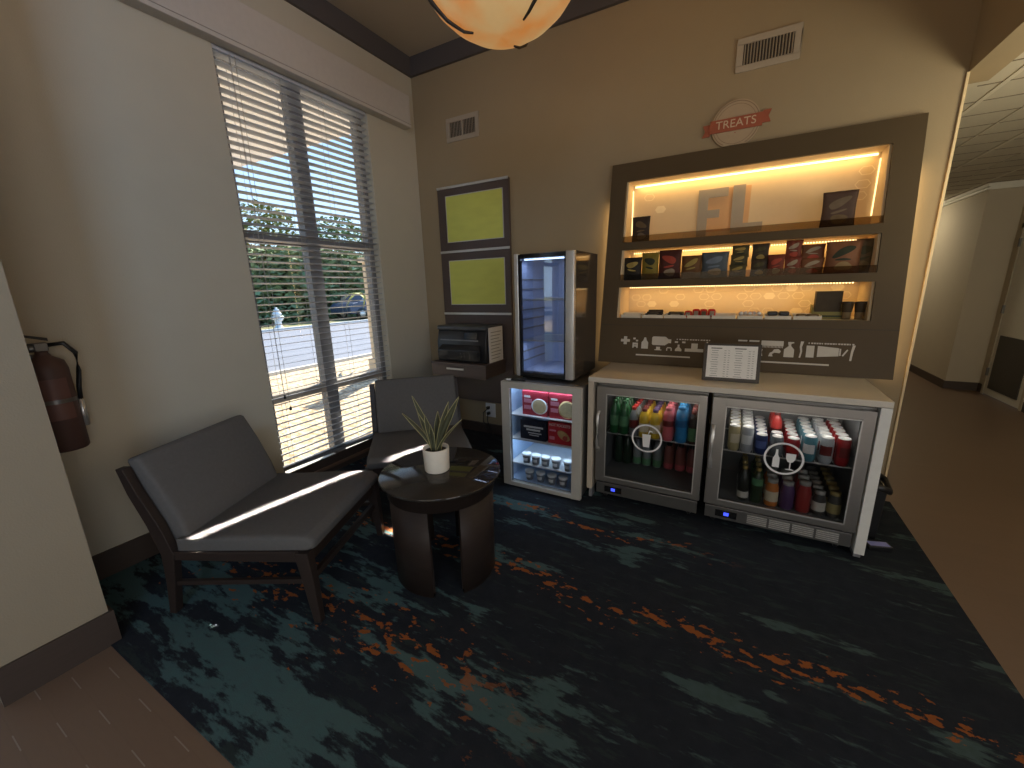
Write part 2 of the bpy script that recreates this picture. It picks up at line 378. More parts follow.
struct('baseboard_back', MB().bb(.014, 3.96, -.014, 0, 0, .112), M_base)
struct('baseboard_pier', MB().bb(XP, XP + .014, YPE, YP + .014, 0, .16).bb(0.014, XP, YP, YP + .014, 0, .16), M_base)
# hall
w = MB(); w.bb(5.59, 6.6, 4.21, 9, 0, 2.637); struct('wall_hall_corner', w, M_wallhall)
w = MB(); w.bb(5.92, 6.1, -7.2, 3.20, 0, 2.637).bb(5.92, 6.1, 4.04, 4.21, 0, 2.637).bb(5.92, 6.1, 3.20, 4.04, 2.08, 2.637); struct('wall_hall_right', w, M_wallhall)
struct('wall_hall_end', MB().bb(3.8, 6.6, 8.9, 9.0, 0, 2.637), M_wallhall)
struct('wall_hall_left', MB().bb(3.80, 3.90, .2, 9, 0, 2.637), M_wallhall)
struct('baseboard_hall', MB().bb(5.575, 5.59, 4.195, 9, 0, .11).bb(5.59, 5.92, 4.195, 4.21, 0, .11).bb(5.905, 5.92, -7.2, 3.20, 0, .11).bb(5.905, 5.92, 4.04, 4.195, 0, .11), M_base)
M_tile = mat('ceiling_tile', (.52, .47, .37), .9, var=.08, vscale=120)
M_tee = mat('ceiling_tee', (.62, .57, .46), .6)
struct('ceiling_hall', MB().bb(4.12, 6.6, -7.2, .2, 2.637, 2.72).bb(3.8, 6.6, .2, 9, 2.637, 2.72), M_tile)
g = MB(); y = .02 - .316 * 22
gd = MB()
while y < 8.8: gd.bb(4.12, 5.92, y - .005, y + .005, 2.634, 2.637); y += .316
struct('trim_4', gd, mat('ceiling_tile_groove', (.16, .13, .09), .9))
for i in range(6):
    x = 4.238 + .316 * i; g.bb(x - (.014 if i % 2 == 0 else .004), x + (.014 if i % 2 == 0 else .004), -7.2, 8.9, 2.631, 2.637)
struct('trim_5', g, M_tee)
struct('trim_6', MB().bb(5.555, 5.59, 4.18, 9, 2.560, 2.585).bb(5.565, 5.59, 4.18, 9, 2.60, 2.635).bb(5.59, 5.92, 4.18, 4.21, 2.56, 2.635), mat('hall_crown_white', (.80, .77, .68), .35))
d = struct('door_1', MB().bb(5.905, 5.95, 3.22, 4.02, .012, 2.06), M_door)
MB().bb(5.895, 5.905, 3.29, 3.93, .10, .78).build('kick_plate', M_kick, d)
for z in (.25, 1.05, 1.85): MB().bb(5.885, 5.908, 4.005, 4.03, z, z + .10).build('hinge', M_steeld, d)
MB().cyl((5.905, 3.29, 1.0), (5.85, 3.29, 1.0), .014).cyl((5.852, 3.29, 1.0), (5.852, 3.40, 1.0), .010).build('door_handle', M_steeld, d)
struct('trim_7', MB().bb(5.90, 5.92, 4.025, 4.075, 0, 2.12).bb(5.90, 5.92, 3.165, 3.215, 0, 2.12).bb(5.90, 5.92, 3.165, 4.075, 2.07, 2.12), M_wallhall)

# window
wn = struct('window_1', MB().bb(-.15, -.08, WX0, WX0 + .055, WZ0, WZ1).bb(-.15, -.08, WX1 - .055, WX1, WZ0, WZ1).bb(-.15, -.08, WX0, WX1, WZ1 - .05, WZ1), M_bronze)
MB().bb(-.15, -.05, WX0, WX1, WZ0 + .012, WZ0 + .05).build('bottom_rail', mat('window_bottom_daylit', (.62, .63, .65), .45), wn)  # daylight on the bottom frame put into a pale colour
MB().bb(-.155, -.075, -1.30, -1.19, WZ0 + .05, WZ1 - .05).build('mullion', M_bronze, wn)
MB().bb(-.15, -.08, WX0 + .055, WX1 - .055, 1.885, 1.945).build('transom_rail', M_bronze, wn)
MB().bb(-.15, -.08, WX0 + .055, WX1 - .055, .700, .765).build('lower_rail', mat('window_rail_pale', (.36, .33, .30), .45), wn)
MB().bb(-.118, -.112, WX0 + .05, WX1 - .05, WZ0 + .045, WZ1 - .045).build('glass_pane', M_glass, wn)
struct('trim_8', MB().bb(-.16, .03, WX0, WX1, WZ0 - .012, WZ0 + .012), mat('window_sill_brown', (.16, .095, .060), .4))

w2 = struct('window_2', MB().bb(-.15, -.08, -5.6, -5.545, .07, WZ1).bb(-.15, -.08, -3.605, -3.55, .07, WZ1).bb(-.15, -.08, -5.6, -3.55, WZ1 - .05, WZ1).bb(-.15, -.08, -5.6, -3.55, .07, .12).bb(-.15, -.08, -4.63, -4.52, .12, WZ1), M_bronze)
MB().bb(-.15, -.08, -5.545, -3.605, 1.885, 1.945).build('transom_rail', M_bronze, w2)
MB().bb(-.118, -.112, -5.55, -3.60, .115, WZ1 - .045).build('glass_pane', M_glass, w2)
# ------------------------------------------------------------------ outside
M_road = mat('asphalt', (.17, .19, .24), .9, var=.12, vscale=2)
M_curb = mat('concrete', (.62, .60, .56), .9)
def mulch():
    m, N, L, p = node_mat('pine_straw', .9); tc = N.new('ShaderNodeTexCoord'); vec = tc.outputs['Object']
    a = noise(N, L, vec, 9, 8, .75, 1, 2.5)
    c = mixc(N, L, step(N, L, a, .40, .62), (.32, .22, .13), (.72, .62, .45)); L.new(c, p.inputs['Base Color'])
    p.inputs['Roughness'].default_value = .95; return m
gz = -.05
struct('ground', MB().bb(-5.0, -.22, -60, 16, gz - .1, gz), mulch())
struct('road', MB().bb(-15.2, -5.15, -60, 60, gz - .14, gz - .02), M_road)
struct('kerb', MB().bb(-5.15, -5.0, -14, 16, gz - .1, gz + .06).bb(-15.4, -15.2, -30, 60, gz - .1, gz + .06), M_curb, bevel=.02)
struct('lawn', MB().bb(-60, -15.4, -60, 90, gz - .1, gz), mat('dry_lawn', (.20, .19, .085), .95, var=.3, vscale=2))
struct('soffit', MB().bb(-9, -.22, -8, .62, 3.5, 3.75), mat('canopy_stucco', (.92, .90, .90), .9))
M_stone = mat('stone_column', (.66, .56, .43), .9, var=.12, vscale=10)
pl = MB().bb(-3.22, -2.98, 2.02, 2.26, gz, 2.05).build('column_shaft', M_stone, None); tag(pl, 'pale stone entrance column standing outside right of the window', 'column')
pl.name = 'stone_column'
MB().bb(-3.27, -2.93, 1.97, 2.31, gz, gz + .30).bb(-3.27, -2.93, 1.97, 2.31, 2.05, 2.14).build('cap', M_stone, pl)
M_fol = [mat('foliage_a', (.10, .18, .06), .75, var=.5, vscale=2), mat('foliage_b', (.13, .20, .07), .75, var=.5, vscale=2), mat('foliage_c', (.17, .19, .05), .75, var=.4, vscale=2)]
M_trunk = mat('bark', (.09, .065, .045), .95, var=.3, vscale=10)
def foliage(rx, ry, rz, zc, n, leaf, rnd):
    mb = MB()
    for _ in range(n):
        while True:
            p = Vector((rnd.uniform(-1, 1), rnd.uniform(-1, 1), rnd.uniform(-1, 1)))
            if .35 < p.length < 1: break
        c = Vector((p.x * rx, p.y * ry, p.z * rz + zc)); a = rnd.uniform(0, 6.28); b = rnd.uniform(-1, 1); l = leaf * rnd.uniform(.6, 1.4)
        u = Vector((math.cos(a), math.sin(a), b * .6)).normalized() * l; v = u.cross(Vector((rnd.uniform(-1, 1), rnd.uniform(-1, 1), 1))).normalized() * l * .55
        mb.add([c - u, c + v, c + u, c - v], [(0, 1, 2, 3)])
    return mb
def tree(name, label, loc, rx, ry, rz, zc, n, leaf, m, seed, trunk=.15):
    t = thing(name, label, 'tree' if name != 'hedge' else 'hedge', loc, 0, None)
    foliage(rx, ry, rz, zc, n, leaf, random.Random(seed)).build('foliage', m, t)
    MB().cyl((0, 0, 0), (0, 0, zc), trunk, 8, trunk * .6).build('trunk', M_trunk, t)
    return t
h = thing('hedge', 'long dense green hedge across the road outside the window', 'hedge', (-20.3, 12.0, gz))
rn_ = random.Random(21); mb = MB()
for _ in range(30000):
    c = Vector((rn_.uniform(-1.3, 1.3), rn_.uniform(-17, 17), rn_.random() ** .8 * 4.2)); c.x += .35 * math.sin(c.y * 1.7 + c.z) ; c.z *= 1 + .05 * math.sin(c.y * 1.1) + .03 * math.sin(c.y * 3.3)
    if abs(c.x) < .75 and c.z < 3.6: c.x = math.copysign(.75 + rn_.random() * .4, c.x)
    a = rn_.uniform(0, 6.28); l = .19 * rn_.uniform(.6, 1.5); u = Vector((math.cos(a), math.sin(a), rn_.uniform(-.6, .6))).normalized() * l
    v = u.cross(Vector((rn_.uniform(-1, 1), rn_.uniform(-1, 1), 1))).normalized() * l * .6; mb.add([c - u, c + v, c + u, c - v], [(0, 1, 2, 3)])
mb.build('foliage', mat('hedge_leaf', (.23, .31, .15), .75, var=.55, vscale=1.5), h)
MB().bb(-.7, .7, -17, 17, 0, 3.7).build('inner_shade_core', mat('hedge_shade', (.035, .05, .02), .95, var=.4, vscale=3), h)  # solid core, shade inside the hedge put into its dark colour
TL = ('tall leafy tree rising behind the hedge left of the mullion', 'yellow green tree rising over the hedge by the mullion', 'tall leafy tree rising behind the hedge at the right panes')
for i, (xx, yy, zz, rr) in enumerate(((-25, 7.2, 5.0, 2.2), (-25, 13.2, 5.2, 2.6), (-26, 20.2, 5.4, 2.6))):
    tree('tree', TL[i], (xx, yy, gz), rr, rr, 2.3, zz, 1800, .18, M_fol[2 if i == 1 else 1], 50 + i, .2)
for i, (xx, yy) in enumerate(((-8.5, -19.0), (-13.0, -22.5), (-4.5, -21.0))):
    tree('tree', ('broad tree down the street, middle of three', 'broad tree down the street, farthest of three', 'broad tree down the street, nearest the building')[i], (xx, yy, gz), 1.9, 1.9, 2.6, 3.2, 1500, .22, M_fol[1], 80 + i, .2)
# hydrant
hy = thing('fire_hydrant', 'white fire hydrant on the far kerb outside the window', 'fire hydrant', (-15.75, 7.85, gz))
MB().lathe([(0, 0), (.22, 0), (.22, .06), (.15, .08), (.15, .62), (.20, .64), (.20, .70), (.16, .74), (.12, .86), (.05, .92), (.05, .98), (0, .98)], 16).build('barrel', M_white, hy)
MB().cyl((0, .12, .5), (0, .27, .5), .08).cyl((0, -.12, .5), (0, -.27, .5), .08).cyl((.12, 0, .45), (.26, 0, .45), .10).build('outlet_cap', M_white, hy)
# car
ca = thing('parked_car', 'dark blue parked car across the road seen through the right panes', 'car', (-17.2, 14.6, gz), PI / 2)
prof = [(-2.1, .35), (-2.15, .75), (-1.9, .95), (-1.55, 1.0), (-1.0, 1.48), (.55, 1.50), (1.25, 1.02), (1.95, .9), (2.12, .7), (2.12, .35)]
MB().prism(prof, lambda u, v, d: (u, d, v), -.88, .88).build('body', mat('car_paint_blue', (.05, .07, .12), .3), ca, bevel=.05, seg=2)
MB().prism([(-1.42, 1.02), (-.95, 1.42), (.5, 1.44), (1.1, 1.03)], lambda u, v, d: (u, d, v), -.895, .895).build('side_window', mat('car_glass', (.30, .36, .42), .1), ca)
for sx in (-1.35, 1.35):
    for sy in (-.86, .86):
        wq = MB().cyl((sx, sy - .1, .33), (sx, sy + .1, .33), .33, 18).build('wheel', M_black, ca)
        MB().cyl((sx, sy - .11, .33), (sx, sy + .11, .33), .20, 12).build('rim', M_alu, wq)
# drooping plant by the column
pp = thing('palm_plant', 'yellow green drooping palm plant beside the stone column outside', 'plant', (-3.9, 2.9, gz))
lf = MB()
for k in range(13):
    a = k * 2.4; L_ = .7 + .3 * R.random(); q = []
    for t in range(7):
        u = t / 6; r_ = L_ * u; q.append((r_, 1.05 + .75 * math.sin(u * 2.2) * (1 - .25 * u) - .3 * u * u, .05 * math.sin(PI * min(1, u + .08))))
    ca_, sa_ = math.cos(a), math.sin(a)
    lf.loft([[(r_ * ca_ - wd * sa_, r_ * sa_ + wd * ca_, z), (r_ * ca_ + wd * sa_, r_ * sa_ - wd * ca_, z)] for r_, z, wd in q], closed=False, cap=False)
lf.build('fronds', mat('palm_frond', (.24, .27, .05), .6, var=.3), pp)
MB().cyl((0, 0, 0), (0, 0, 1.1), .05, 8).build('stem', M_trunk, pp)

# ------------------------------------------------------------------ blind and valance
bl = thing('venetian_blind', 'wide grey venetian blind lowered over the tall window', 'window blind', (-.04, (WX0 + WX1) / 2, .07))
hw = (WX1 - WX0) / 2 - .006
sl = MB(); z = 3.0
tilt = Matrix.Rotation(math.radians(-9), 3, 'Y')
zs = []
while z > .19:
    sl.box((0, 0, z - .07), (.052, hw * 2, .003), M=tilt); zs.append(z); z -= .05
sl.build('slats', M_slat, bl)
MB().box((0, 0, 3.035 - .07), (.055, hw * 2, .045)).build('headrail', M_slat, bl, bevel=.003)
MB().add([(-.026, -hw, .175 - .07), (.026, -hw, .175 - .07), (.026, hw, .14 - .07), (-.026, hw, .14 - .07), (-.026, -hw, .20 - .07), (.026, -hw, .20 - .07), (.026, hw, .165 - .07), (-.026, hw, .165 - .07)], [(0, 1, 2, 3), (4, 5, 6, 7), (0, 1, 5, 4), (1, 2, 6, 5), (2, 3, 7, 6), (3, 0, 4, 7)]).build('bottom_rail', M_bronze, bl)
cd = MB()
for yy in (-.50, -.17, .17, .50):
    for xx in (-.027, .027): cd.cyl((xx, yy, .08), (xx, yy, 2.95), .0012, 5)
cd.build('ladder_cords', M_cord, bl)
pc = MB().cyl((.035, -.50, .70), (.035, -.50, 2.95), .0015, 5).cyl((.035, -.47, .60), (.035, -.47, 2.95), .0015, 5).build('pull_cord', M_cord, bl)
MB().lathe([(0, 0), (.010, .004), (.007, .03), (0, .032)], 10, (.035, -.50, .67)).build('tassel', M_black, pc)
MB().lathe([(0, 0), (.010, .004), (.007, .03), (0, .032)], 10, (.035, -.47, .57)).build('tassel', M_black, pc)
va = MB().bb(.0, .09, -3.04, -.15, 3.03, 3.30).build('window_valance', M_valance, None, bevel=.004)
tag(va, 'long beige box valance mounted above the window blind', 'valance')
MB().bb(.088, .093, -3.04, -.152, 3.055, 3.059).build('seam', mat('valance_seam', (.30, .27, .24), .9), va)

# ------------------------------------------------------------------ lounge chairs
def chair(label, loc, yaw):
    t = thing('lounge_chair', label, 'chair', loc, yaw, 'lounge chairs by the window')
    # seat cushion (x forward, y across), slopes up to the front
    top = [(.07, .325), (.07, .400), (.30, .425), (.58, .445), (.735, .450), (.772, .425), (.768, .385), (.735, .372)]
    secs = []
    for yy, k in ((-.350, .012), (-.340, .003), (-.32, 0), (.32, 0), (.340, .003), (.350, .012)):
        cx = .4; cz = .40
        secs.append([(x + (k if x < cx else -k), yy, z + (-k if z > cz else k)) for x, z in top])
    MB().loft(secs).build('seat_cushion', M_fabric, t, bevel=.006)
    # back cushion
    bp = [(.12, .37), (.085, .50), (.02, .66), (-.045, .795), (-.070, .805), (-.118, .790), (-.075, .66), (-.01, .50), (.03, .36)]
    secs = []
    for yy, k in ((-.318, .010), (-.308, .002), (-.288, 0), (.308, 0), (.328, .002), (.338, .010)):
        secs.append([(x + (-k if i < 4 else k), yy, z - (k if 2 < i < 6 else 0)) for i, (x, z) in enumerate(bp)])
    MB().loft(secs).build('backrest', M_fabric, t, bevel=.005)
    for s in (-1, 1):
        y0 = s * .345
        fl = MB(); fl.loft([[(x - w_, y0 - w2 * s * 0 - w2, z), (x + w_, y0 - w2, z), (x + w_, y0 + w2, z), (x - w_, y0 + w2, z)] for x, z, w_, w2 in ((.742, 0, .018, .016), (.730, .22, .028, .021), (.715, .375, .034, .023))], sm=False)
        fl.build('leg', M_dkwood, t, bevel=.003)
        rl = MB(); rl.loft([[(x - w_, y0 - .020, z), (x + w_, y0 - .020, z), (x + w_, y0 + .020, z), (x - w_, y0 + .020, z)] for x, z, w_ in ((-.015, 0, .017), (.015, .18, .024), (.035, .33, .034), (-.005, .48, .032), (-.068, .64, .026), (-.104, .765, .018))], sm=False)
        rl.build('leg', M_dkwood, t, bevel=.003)
        MB().add([(.05, y0 - .016, .30), (.05, y0 + .016, .30), (.05, y0 + .016, .345), (.05, y0 - .016, .345), (.70, y0 - .016, .325), (.70, y0 + .016, .325), (.70, y0 + .016, .380), (.70, y0 - .016, .380)], [(0, 1, 2, 3), (4, 5, 6, 7), (0, 1, 5, 4), (1, 2, 6, 5), (2, 3, 7, 6), (3, 0, 4, 7)]).build('side_rail', M_dkwood, t, bevel=.003)
        MB().add([(.02, y0 - .010, .155), (.02, y0 + .010, .155), (.02, y0 + .010, .178), (.02, y0 - .010, .178), (.72, y0 - .010, .21), (.72, y0 + .010, .21), (.72, y0 + .010, .234), (.72, y0 - .010, .234)], [(0, 1, 2, 3), (4, 5, 6, 7), (0, 1, 5, 4), (1, 2, 6, 5), (2, 3, 7, 6), (3, 0, 4, 7)]).build('stretcher', M_dkwood, t, bevel=.002)
    MB().bb(.70, .73, -.325, .325, .30, .372).build('front_rail', M_dkwood, t, bevel=.003)
    MB().bb(.01, .04, -.325, .325, .29, .35).build('back_rail', M_dkwood, t, bevel=.003)
    MB().bb(.708, .733, -.325, .325, .20, .232).build('stretcher', M_dkwood, t, bevel=.002)
    return t
a1 = math.radians(22.6); s1 = Vector((-math.sin(a1), math.cos(a1))); f1 = Vector((math.cos(a1), math.sin(a1)))
o1 = Vector((.675, -2.815)) + s1 * .345
c1 = chair('grey armless lounge chair nearest the camera, back turned to the left wall', (o1.x, o1.y, .006), a1)
a2 = math.radians(-46.6); s2 = Vector((-math.sin(a2), math.cos(a2))); f2 = Vector((math.cos(a2), math.sin(a2)))
o2 = Vector((.418, -1.262)) + s2 * .35
c2 = dup(c1, (o2.x, o2.y, .006), a2, 'grey armless lounge chair in the window corner behind the round table')

# ------------------------------------------------------------------ side table and plant
TX, TY, TZ, TR = 1.644, -1.915, .58, .321
t = thing('side_table', 'round dark side table with a glass top between the lounge chairs', 'table', (TX, TY, .006))
MB().lathe([(0, TZ - .022), (TR - .004, TZ - .022), (TR, TZ - .018), (TR, TZ - .010), (TR - .004, TZ - .006), (0, TZ - .006)], 64).build('glass_top', M_tabletop, t)
MB().lathe([(TR - .004, TZ - .0225), (TR - .03, TZ - .0225), (TR - .035, TZ - .10), (TR - .055, TZ - .10), (TR - .055, TZ - .03), (TR - .05, TZ - .0225)], 64).build('apron', M_dkwood, t)
for k in range(4):
    ac = math.radians(-95 + 90 * k); hwid = math.radians(29); rb = TR - .045
    MB().lathe([(rb, 0), (rb + .005, TZ - .09), (rb - .022, TZ - .09), (rb - .030, 0), (rb, 0)], 14, a0=ac - hwid, a1=ac + hwid).build('leg', M_dkwood, t)
p = thing('potted_snake_plant', 'small snake plant in a white cylindrical pot on the round table', 'plant', (1.628, -1.922, TZ + .0005), .4)
p.scale = (1.06, 1.06, 1.06)
MB().lathe([(0, 0), (.058, 0), (.062, .006), (.066, .118), (.0655, .121), (.060, .121), (.058, .10), (0, .098)], 40).build('pot', M_pot, p)
MB().lathe([(0, .106), (.0585, .102)], 30).build('soil', M_soil, p)
for k, (ang, ln, lean, wd, tw) in enumerate(((3.3, .20, .85, .013, .3), (3.0, .28, .50, .014, 1.0), (3.7, .21, .30, .015, 2.0), (.2, .27, .28, .017, .6), (.3, .30, .42, .017, 1.4), (.1, .20, .75, .013, .2), (1.6, .20, .12, .016, 2.2), (-1.6, .15, .10, .015, .1), (-2.3, .20, .16, .014, 1.2))):
    lf = MB(); le = MB(); ca_, sa_ = math.cos(ang - .4), math.sin(ang - .4); ta, tb = math.cos(tw), math.sin(tw)
    q = []
    for j in range(9):
        u = j / 8; r_ = .012 + ln * lean * (u ** 1.3); z_ = .10 + ln * u * (1 - .1 * lean * u); w_ = wd * (.75 + .5 * u if u < .5 else 1.0) * (1 if u < .6 else max(.04, 1 - ((u - .6) / .4) ** 1.6))
        q.append((Vector((r_ * ca_, r_ * sa_, z_)), w_))
    dv = Vector((-sa_ * ta + ca_ * tb, ca_ * ta + sa_ * tb, 0)); nv = Vector((dv.y, -dv.x, 0)) * .002
    lf.loft([[P - dv * w_, P - nv * 1.2, P + dv * w_, P + nv * 1.2] for P, w_ in q])
    fo = lf.build('leaf', M_leaf, p)
    le.tube([P - dv * w_ for P, w_ in q], .0016, 5).tube([P + dv * w_ for P, w_ in q], .0016, 5)
    le.build('leaf_edge', M_leafe, fo)

# ------------------------------------------------------------------ fire extinguisher
fe = thing('fire_extinguisher', 'dark red fire extinguisher hung on the left wall beside the pier', 'fire extinguisher', (.105, -2.90, .80))
MB().lathe([(0, .0), (.068, 0), (.074, .008), (.074, .40), (.066, .44), (.03, .465), (.022, .48), (.022, .50), (0, .50)], 28).build('cylinder', M_ext, fe)
MB().box((0, 0, .51), (.05, .045, .04)).cyl((0, -.04, .505), (0, .0, .505), .018).build('valve', M_steeld, fe, bevel=.004)
MB().add([(-.010, -.09, .575), (.010, -.09, .575), (.010, .03, .535), (-.010, .03, .535), (-.010, -.09, .585), (.010, -.09, .585), (.010, .03, .55), (-.010, .03, .55)], [(0, 1, 2, 3), (4, 5, 6, 7), (0, 1, 5, 4), (1, 2, 6, 5), (2, 3, 7, 6), (3, 0, 4, 7)]).box((0, -.04, .525), (.018, .10, .008)).build('handle', M_black, fe)
MB().tube([(0, .02, .515), (.02, .075, .52), (.03, .105, .47), (.025, .100, .38), (.015, .088, .30), (.01, .082, .22)], .010, 8).build('hose', M_black, fe)
MB().cyl((.010, .083, .24), (.005, .079, .10), .011, 10, .016).build('nozzle', M_alu, fe)
MB().box((-.070, .0, .30), (.06, .11, .012)).box((-.100, 0, .32), (.006, .05, .30)).lathe([(.0755, .24), (.0755, .26)], 28).build('bracket', M_steeld, fe)
MB().lathe([(.0746, .16), (.0746, .36)], 12, a0=-.9, a1=.6).build('instruction_label', mat('extinguisher_label', (.16, .08, .07), .5), fe)

# ------------------------------------------------------------------ wall unit, drawer shelf, printer
wp = thing('wall_panel', 'tall dark wood wall panel with two square chartreuse fabric insets', 'wall panel', (.66, 0, .36))
MB().bb(-.404, .404, -.03, -.001, 0, 2.13).build('board', M_dkwood2, wp)
for z in (2.118, 1.52, .908): MB().bb(-.404, .404, -.040, -.030, z, z + .022).build('metal_strip', M_alu, wp, bevel=.002)
for z0, z1 in ((1.625, 2.045), (1.015, 1.44)):
    fi = MB().bb(-.30, .34, -.034, -.030, z0, z1).build('fabric_inset', M_yellow, wp)
    MB().bb(-.306, .346, -.038, -.030, z0 - .006, z0).bb(-.306, .346, -.038, -.030, z1, z1 + .006).bb(-.306, -.30, -.038, -.030, z0, z1).bb(.34, .346, -.038, -.030, z0, z1).build('edge_bead', M_alu, fi)
ds = thing('floating_drawer_shelf', 'dark wood floating shelf with one drawer under the printer', 'shelf', (.675, -.0305, .70))
MB().bb(-.305, .305, -.36, 0, 0, .115).build('drawer_box', M_dkwood2, ds, bevel=.002)
MB().bb(-.32, .32, -.395, 0, .115, .138).build('shelf_top', M_dkwood2, ds, bevel=.002)
df = MB().bb(-.315, .315, -.385, -.361, .003, .112).build('drawer_front', M_dkwood2, ds, bevel=.002)
MB().bb(-.12, .08, -.412, -.400, .075, .092).bb(-.11, -.095, -.40, -.385, .077, .09).bb(.055, .07, -.40, -.385, .077, .09).build('pull_handle', M_alu, df, bevel=.003)
pr = thing('printer', 'bulky black desktop printer on the floating drawer shelf', 'printer', (.675, -.22, .8385))
MB().add([(-.285, -.13, 0), (.285, -.13, 0), (.285, .17, 0), (-.285, .17, 0), (-.285, -.13, .19), (.285, -.13, .19), (.285, .17, .30), (-.285, .17, .30), (-.285, -.10, .30), (.285, -.10, .30)],
         [(0, 1, 2, 3), (0, 1, 5, 4), (4, 5, 9, 8), (8, 9, 6, 7), (2, 3, 7, 6), (1, 2, 6, 9, 5), (0, 3, 7, 8, 4)]).build('body', M_black, pr, bevel=.008, seg=3)
MB().bb(-.29, .29, -.115, .16, .301, .345).build('scanner_lid', mat('printer_lid_grey', (.045, .048, .052), .35), pr, bevel=.012, seg=3)
MB().add([(-.22, -.135, .05), (.22, -.135, .05), (.22, -.135, .17), (-.22, -.135, .17), (-.25, -.175, .02), (.24, -.175, .02), (.25, -.175, .12), (-.25, -.175, .12)], [(0, 1, 5, 4), (1, 2, 6, 5), (2, 3, 7, 6), (3, 0, 4, 7), (4, 5, 6, 7), (0, 1, 2, 3)]).build('paper_tray', M_blackg, pr, bevel=.006)
MB().bb(-.24, .20, -.137, -.128, .205, .215).build('trim_strip', M_grey, pr)
for x in (.02, .06, .12): MB().tube([(x, -.178, .03), (x + .02, -.183, .06), (x + .005, -.180, .10)], .004, 6).build('tray_clip', M_chrome, pr)
MB().bb(.05, .20, -.140, -.130, .225, .285).build('control_screen', M_blackg, pr)
ps = thing('notice_sheet', 'white printed notice standing against the right side of the black printer', 'notice', (.975, -.20, .8385))
MB().bb(-.003, .003, -.12, .13, 0, .33).build('sheet', M_whitep, ps)
tx = MB()
for i in range(9): tx.bb(.003, .0036, -.09, .10 - .02 * (i % 3), .28 - .031 * i, .287 - .031 * i)
tx.build('print_lines', mat('print_grey', (.35, .33, .30), .8), ps)
ot = thing('wall_outlet', 'white wall outlet with two black plugs under the wall panel', 'outlet', (.765, -.0005, .265))
MB().bb(-.06, .06, -.008, 0, -.075, .075).build('plate', M_white, ot, bevel=.003)
MB().bb(-.035, -.005, -.045, -.008, .015, .045).build('plug', M_black, ot, bevel=.004)
MB().bb(-.03, 0, -.045, -.008, -.045, -.015).build('plug', M_black, ot, bevel=.004)
MB().tube([(-.02, -.04, .02), (-.06, -.06, -.02), (-.06, -.06, -.12), (-.03, -.05, -.20), (.04, -.05, -.25)], .005, 6).tube([(-.015, -.045, -.04), (-.01, -.06, -.10), (.01, -.06, -.18), (.06, -.05, -.245)], .005, 6).build('power_cord', M_black, ot)

# ------------------------------------------------------------------ freezer and its stock
fz = thing('glass_door_freezer', 'steel freezer with a glass door standing left of the drink coolers', 'freezer', (1.47, -.96, .0065))
w_, h_, d_ = .63, .849, .56
MB().bb(0, w_, .04, d_, .03, .045).bb(0, w_, .04, d_, h_ - .03, h_).bb(0, .03, .04, d_, .045, h_ - .03).bb(w_ - .03, w_, .04, d_, .045, h_ - .03).bb(.03, w_ - .03, d_ - .03, d_, .045, h_ - .03).build('cabinet', M_steeld, fz)
MB().bb(.03, .036, .045, d_ - .03, .045, h_ - .03).bb(w_ - .036, w_ - .03, .045, d_ - .03, .045, h_ - .03).bb(.036, w_ - .036, d_ - .036, d_ - .03, .045, h_ - .03).bb(.036, w_ - .036, .045, d_ - .036, .045, .051).build('liner', M_linerglow, fz)
M_fzdoor = mat('freezer_door_silver', (.56, .54, .49), .35, metal=.25)
dr = MB().bb(0, .066, 0, .038, .014, h_ - .005).bb(w_ - .066, w_, 0, .038, .014, h_ - .005).bb(.066, w_ - .066, 0, .038, .014, .045).bb(.066, w_ - .066, 0, .038, h_ - .052, h_ - .005).build('door', M_fzdoor, fz, bevel=.002)
MB().bb(.066, w_ - .066, .014, .020, .045, h_ - .052).build('glass_pane', M_cglass, dr)
for a_ in (.058, w_ - .070): MB().bb(a_, a_ + .012, .021, .036, .045, h_ - .06).build('gasket', M_grey, dr)
for z in (.582, .386, .188): MB().bb(.040, w_ - .040, .05, d_ - .05, z - .008, z).build('shelf', M_white, fz)
MB().bb(.045, .055, .05, .062, .06, h_ - .05).bb(.05, w_ - .05, .05, .062, h_ - .045, h_ - .035).build('led_strip', M_ledc, fz)
for x in (.06, w_ - .06):
    for y_ in (.08, d_ - .06): MB().cyl((x, y_, 0), (x, y_, .032), .018).build('foot', M_black, fz)
lamp('freezer_light', 'AREA', (1.785, -.885, .80), 1.4, (.55, .76, 1), (0, .35, -1), .5, .05)
lamp('freezer_low_light', 'AREA', (1.785, -.88, .36), .9, (.55, .76, 1), (0, .3, -1), .5, .05)
M_pz = mat('pizza_box_red', (.42, .03, .05), .5); M_crust = mat('pizza_crust', (.62, .42, .18), .7, var=.3, vscale=60); M_cheese = mat('pizza_cheese', (.72, .60, .35), .7, var=.35, vscale=90); M_pink = mat('box_pink_banner', (.75, .30, .40), .6)
M_navy = mat('box_navy', (.012, .014, .030), .5); M_redb = mat('box_bright_red', (.50, .02, .03), .5); M_pep = mat('pepperoni', (.45, .08, .05), .6)
def fbox(name, label, x, z, wd, ht, m, group=None, dep=.05):
    t_ = thing(name, label, 'box', (x, -.885, z), 0, group); MB().bb(-wd / 2, wd / 2, 0, dep, 0, ht).build('carton', m, t_, bevel=.002); return t_
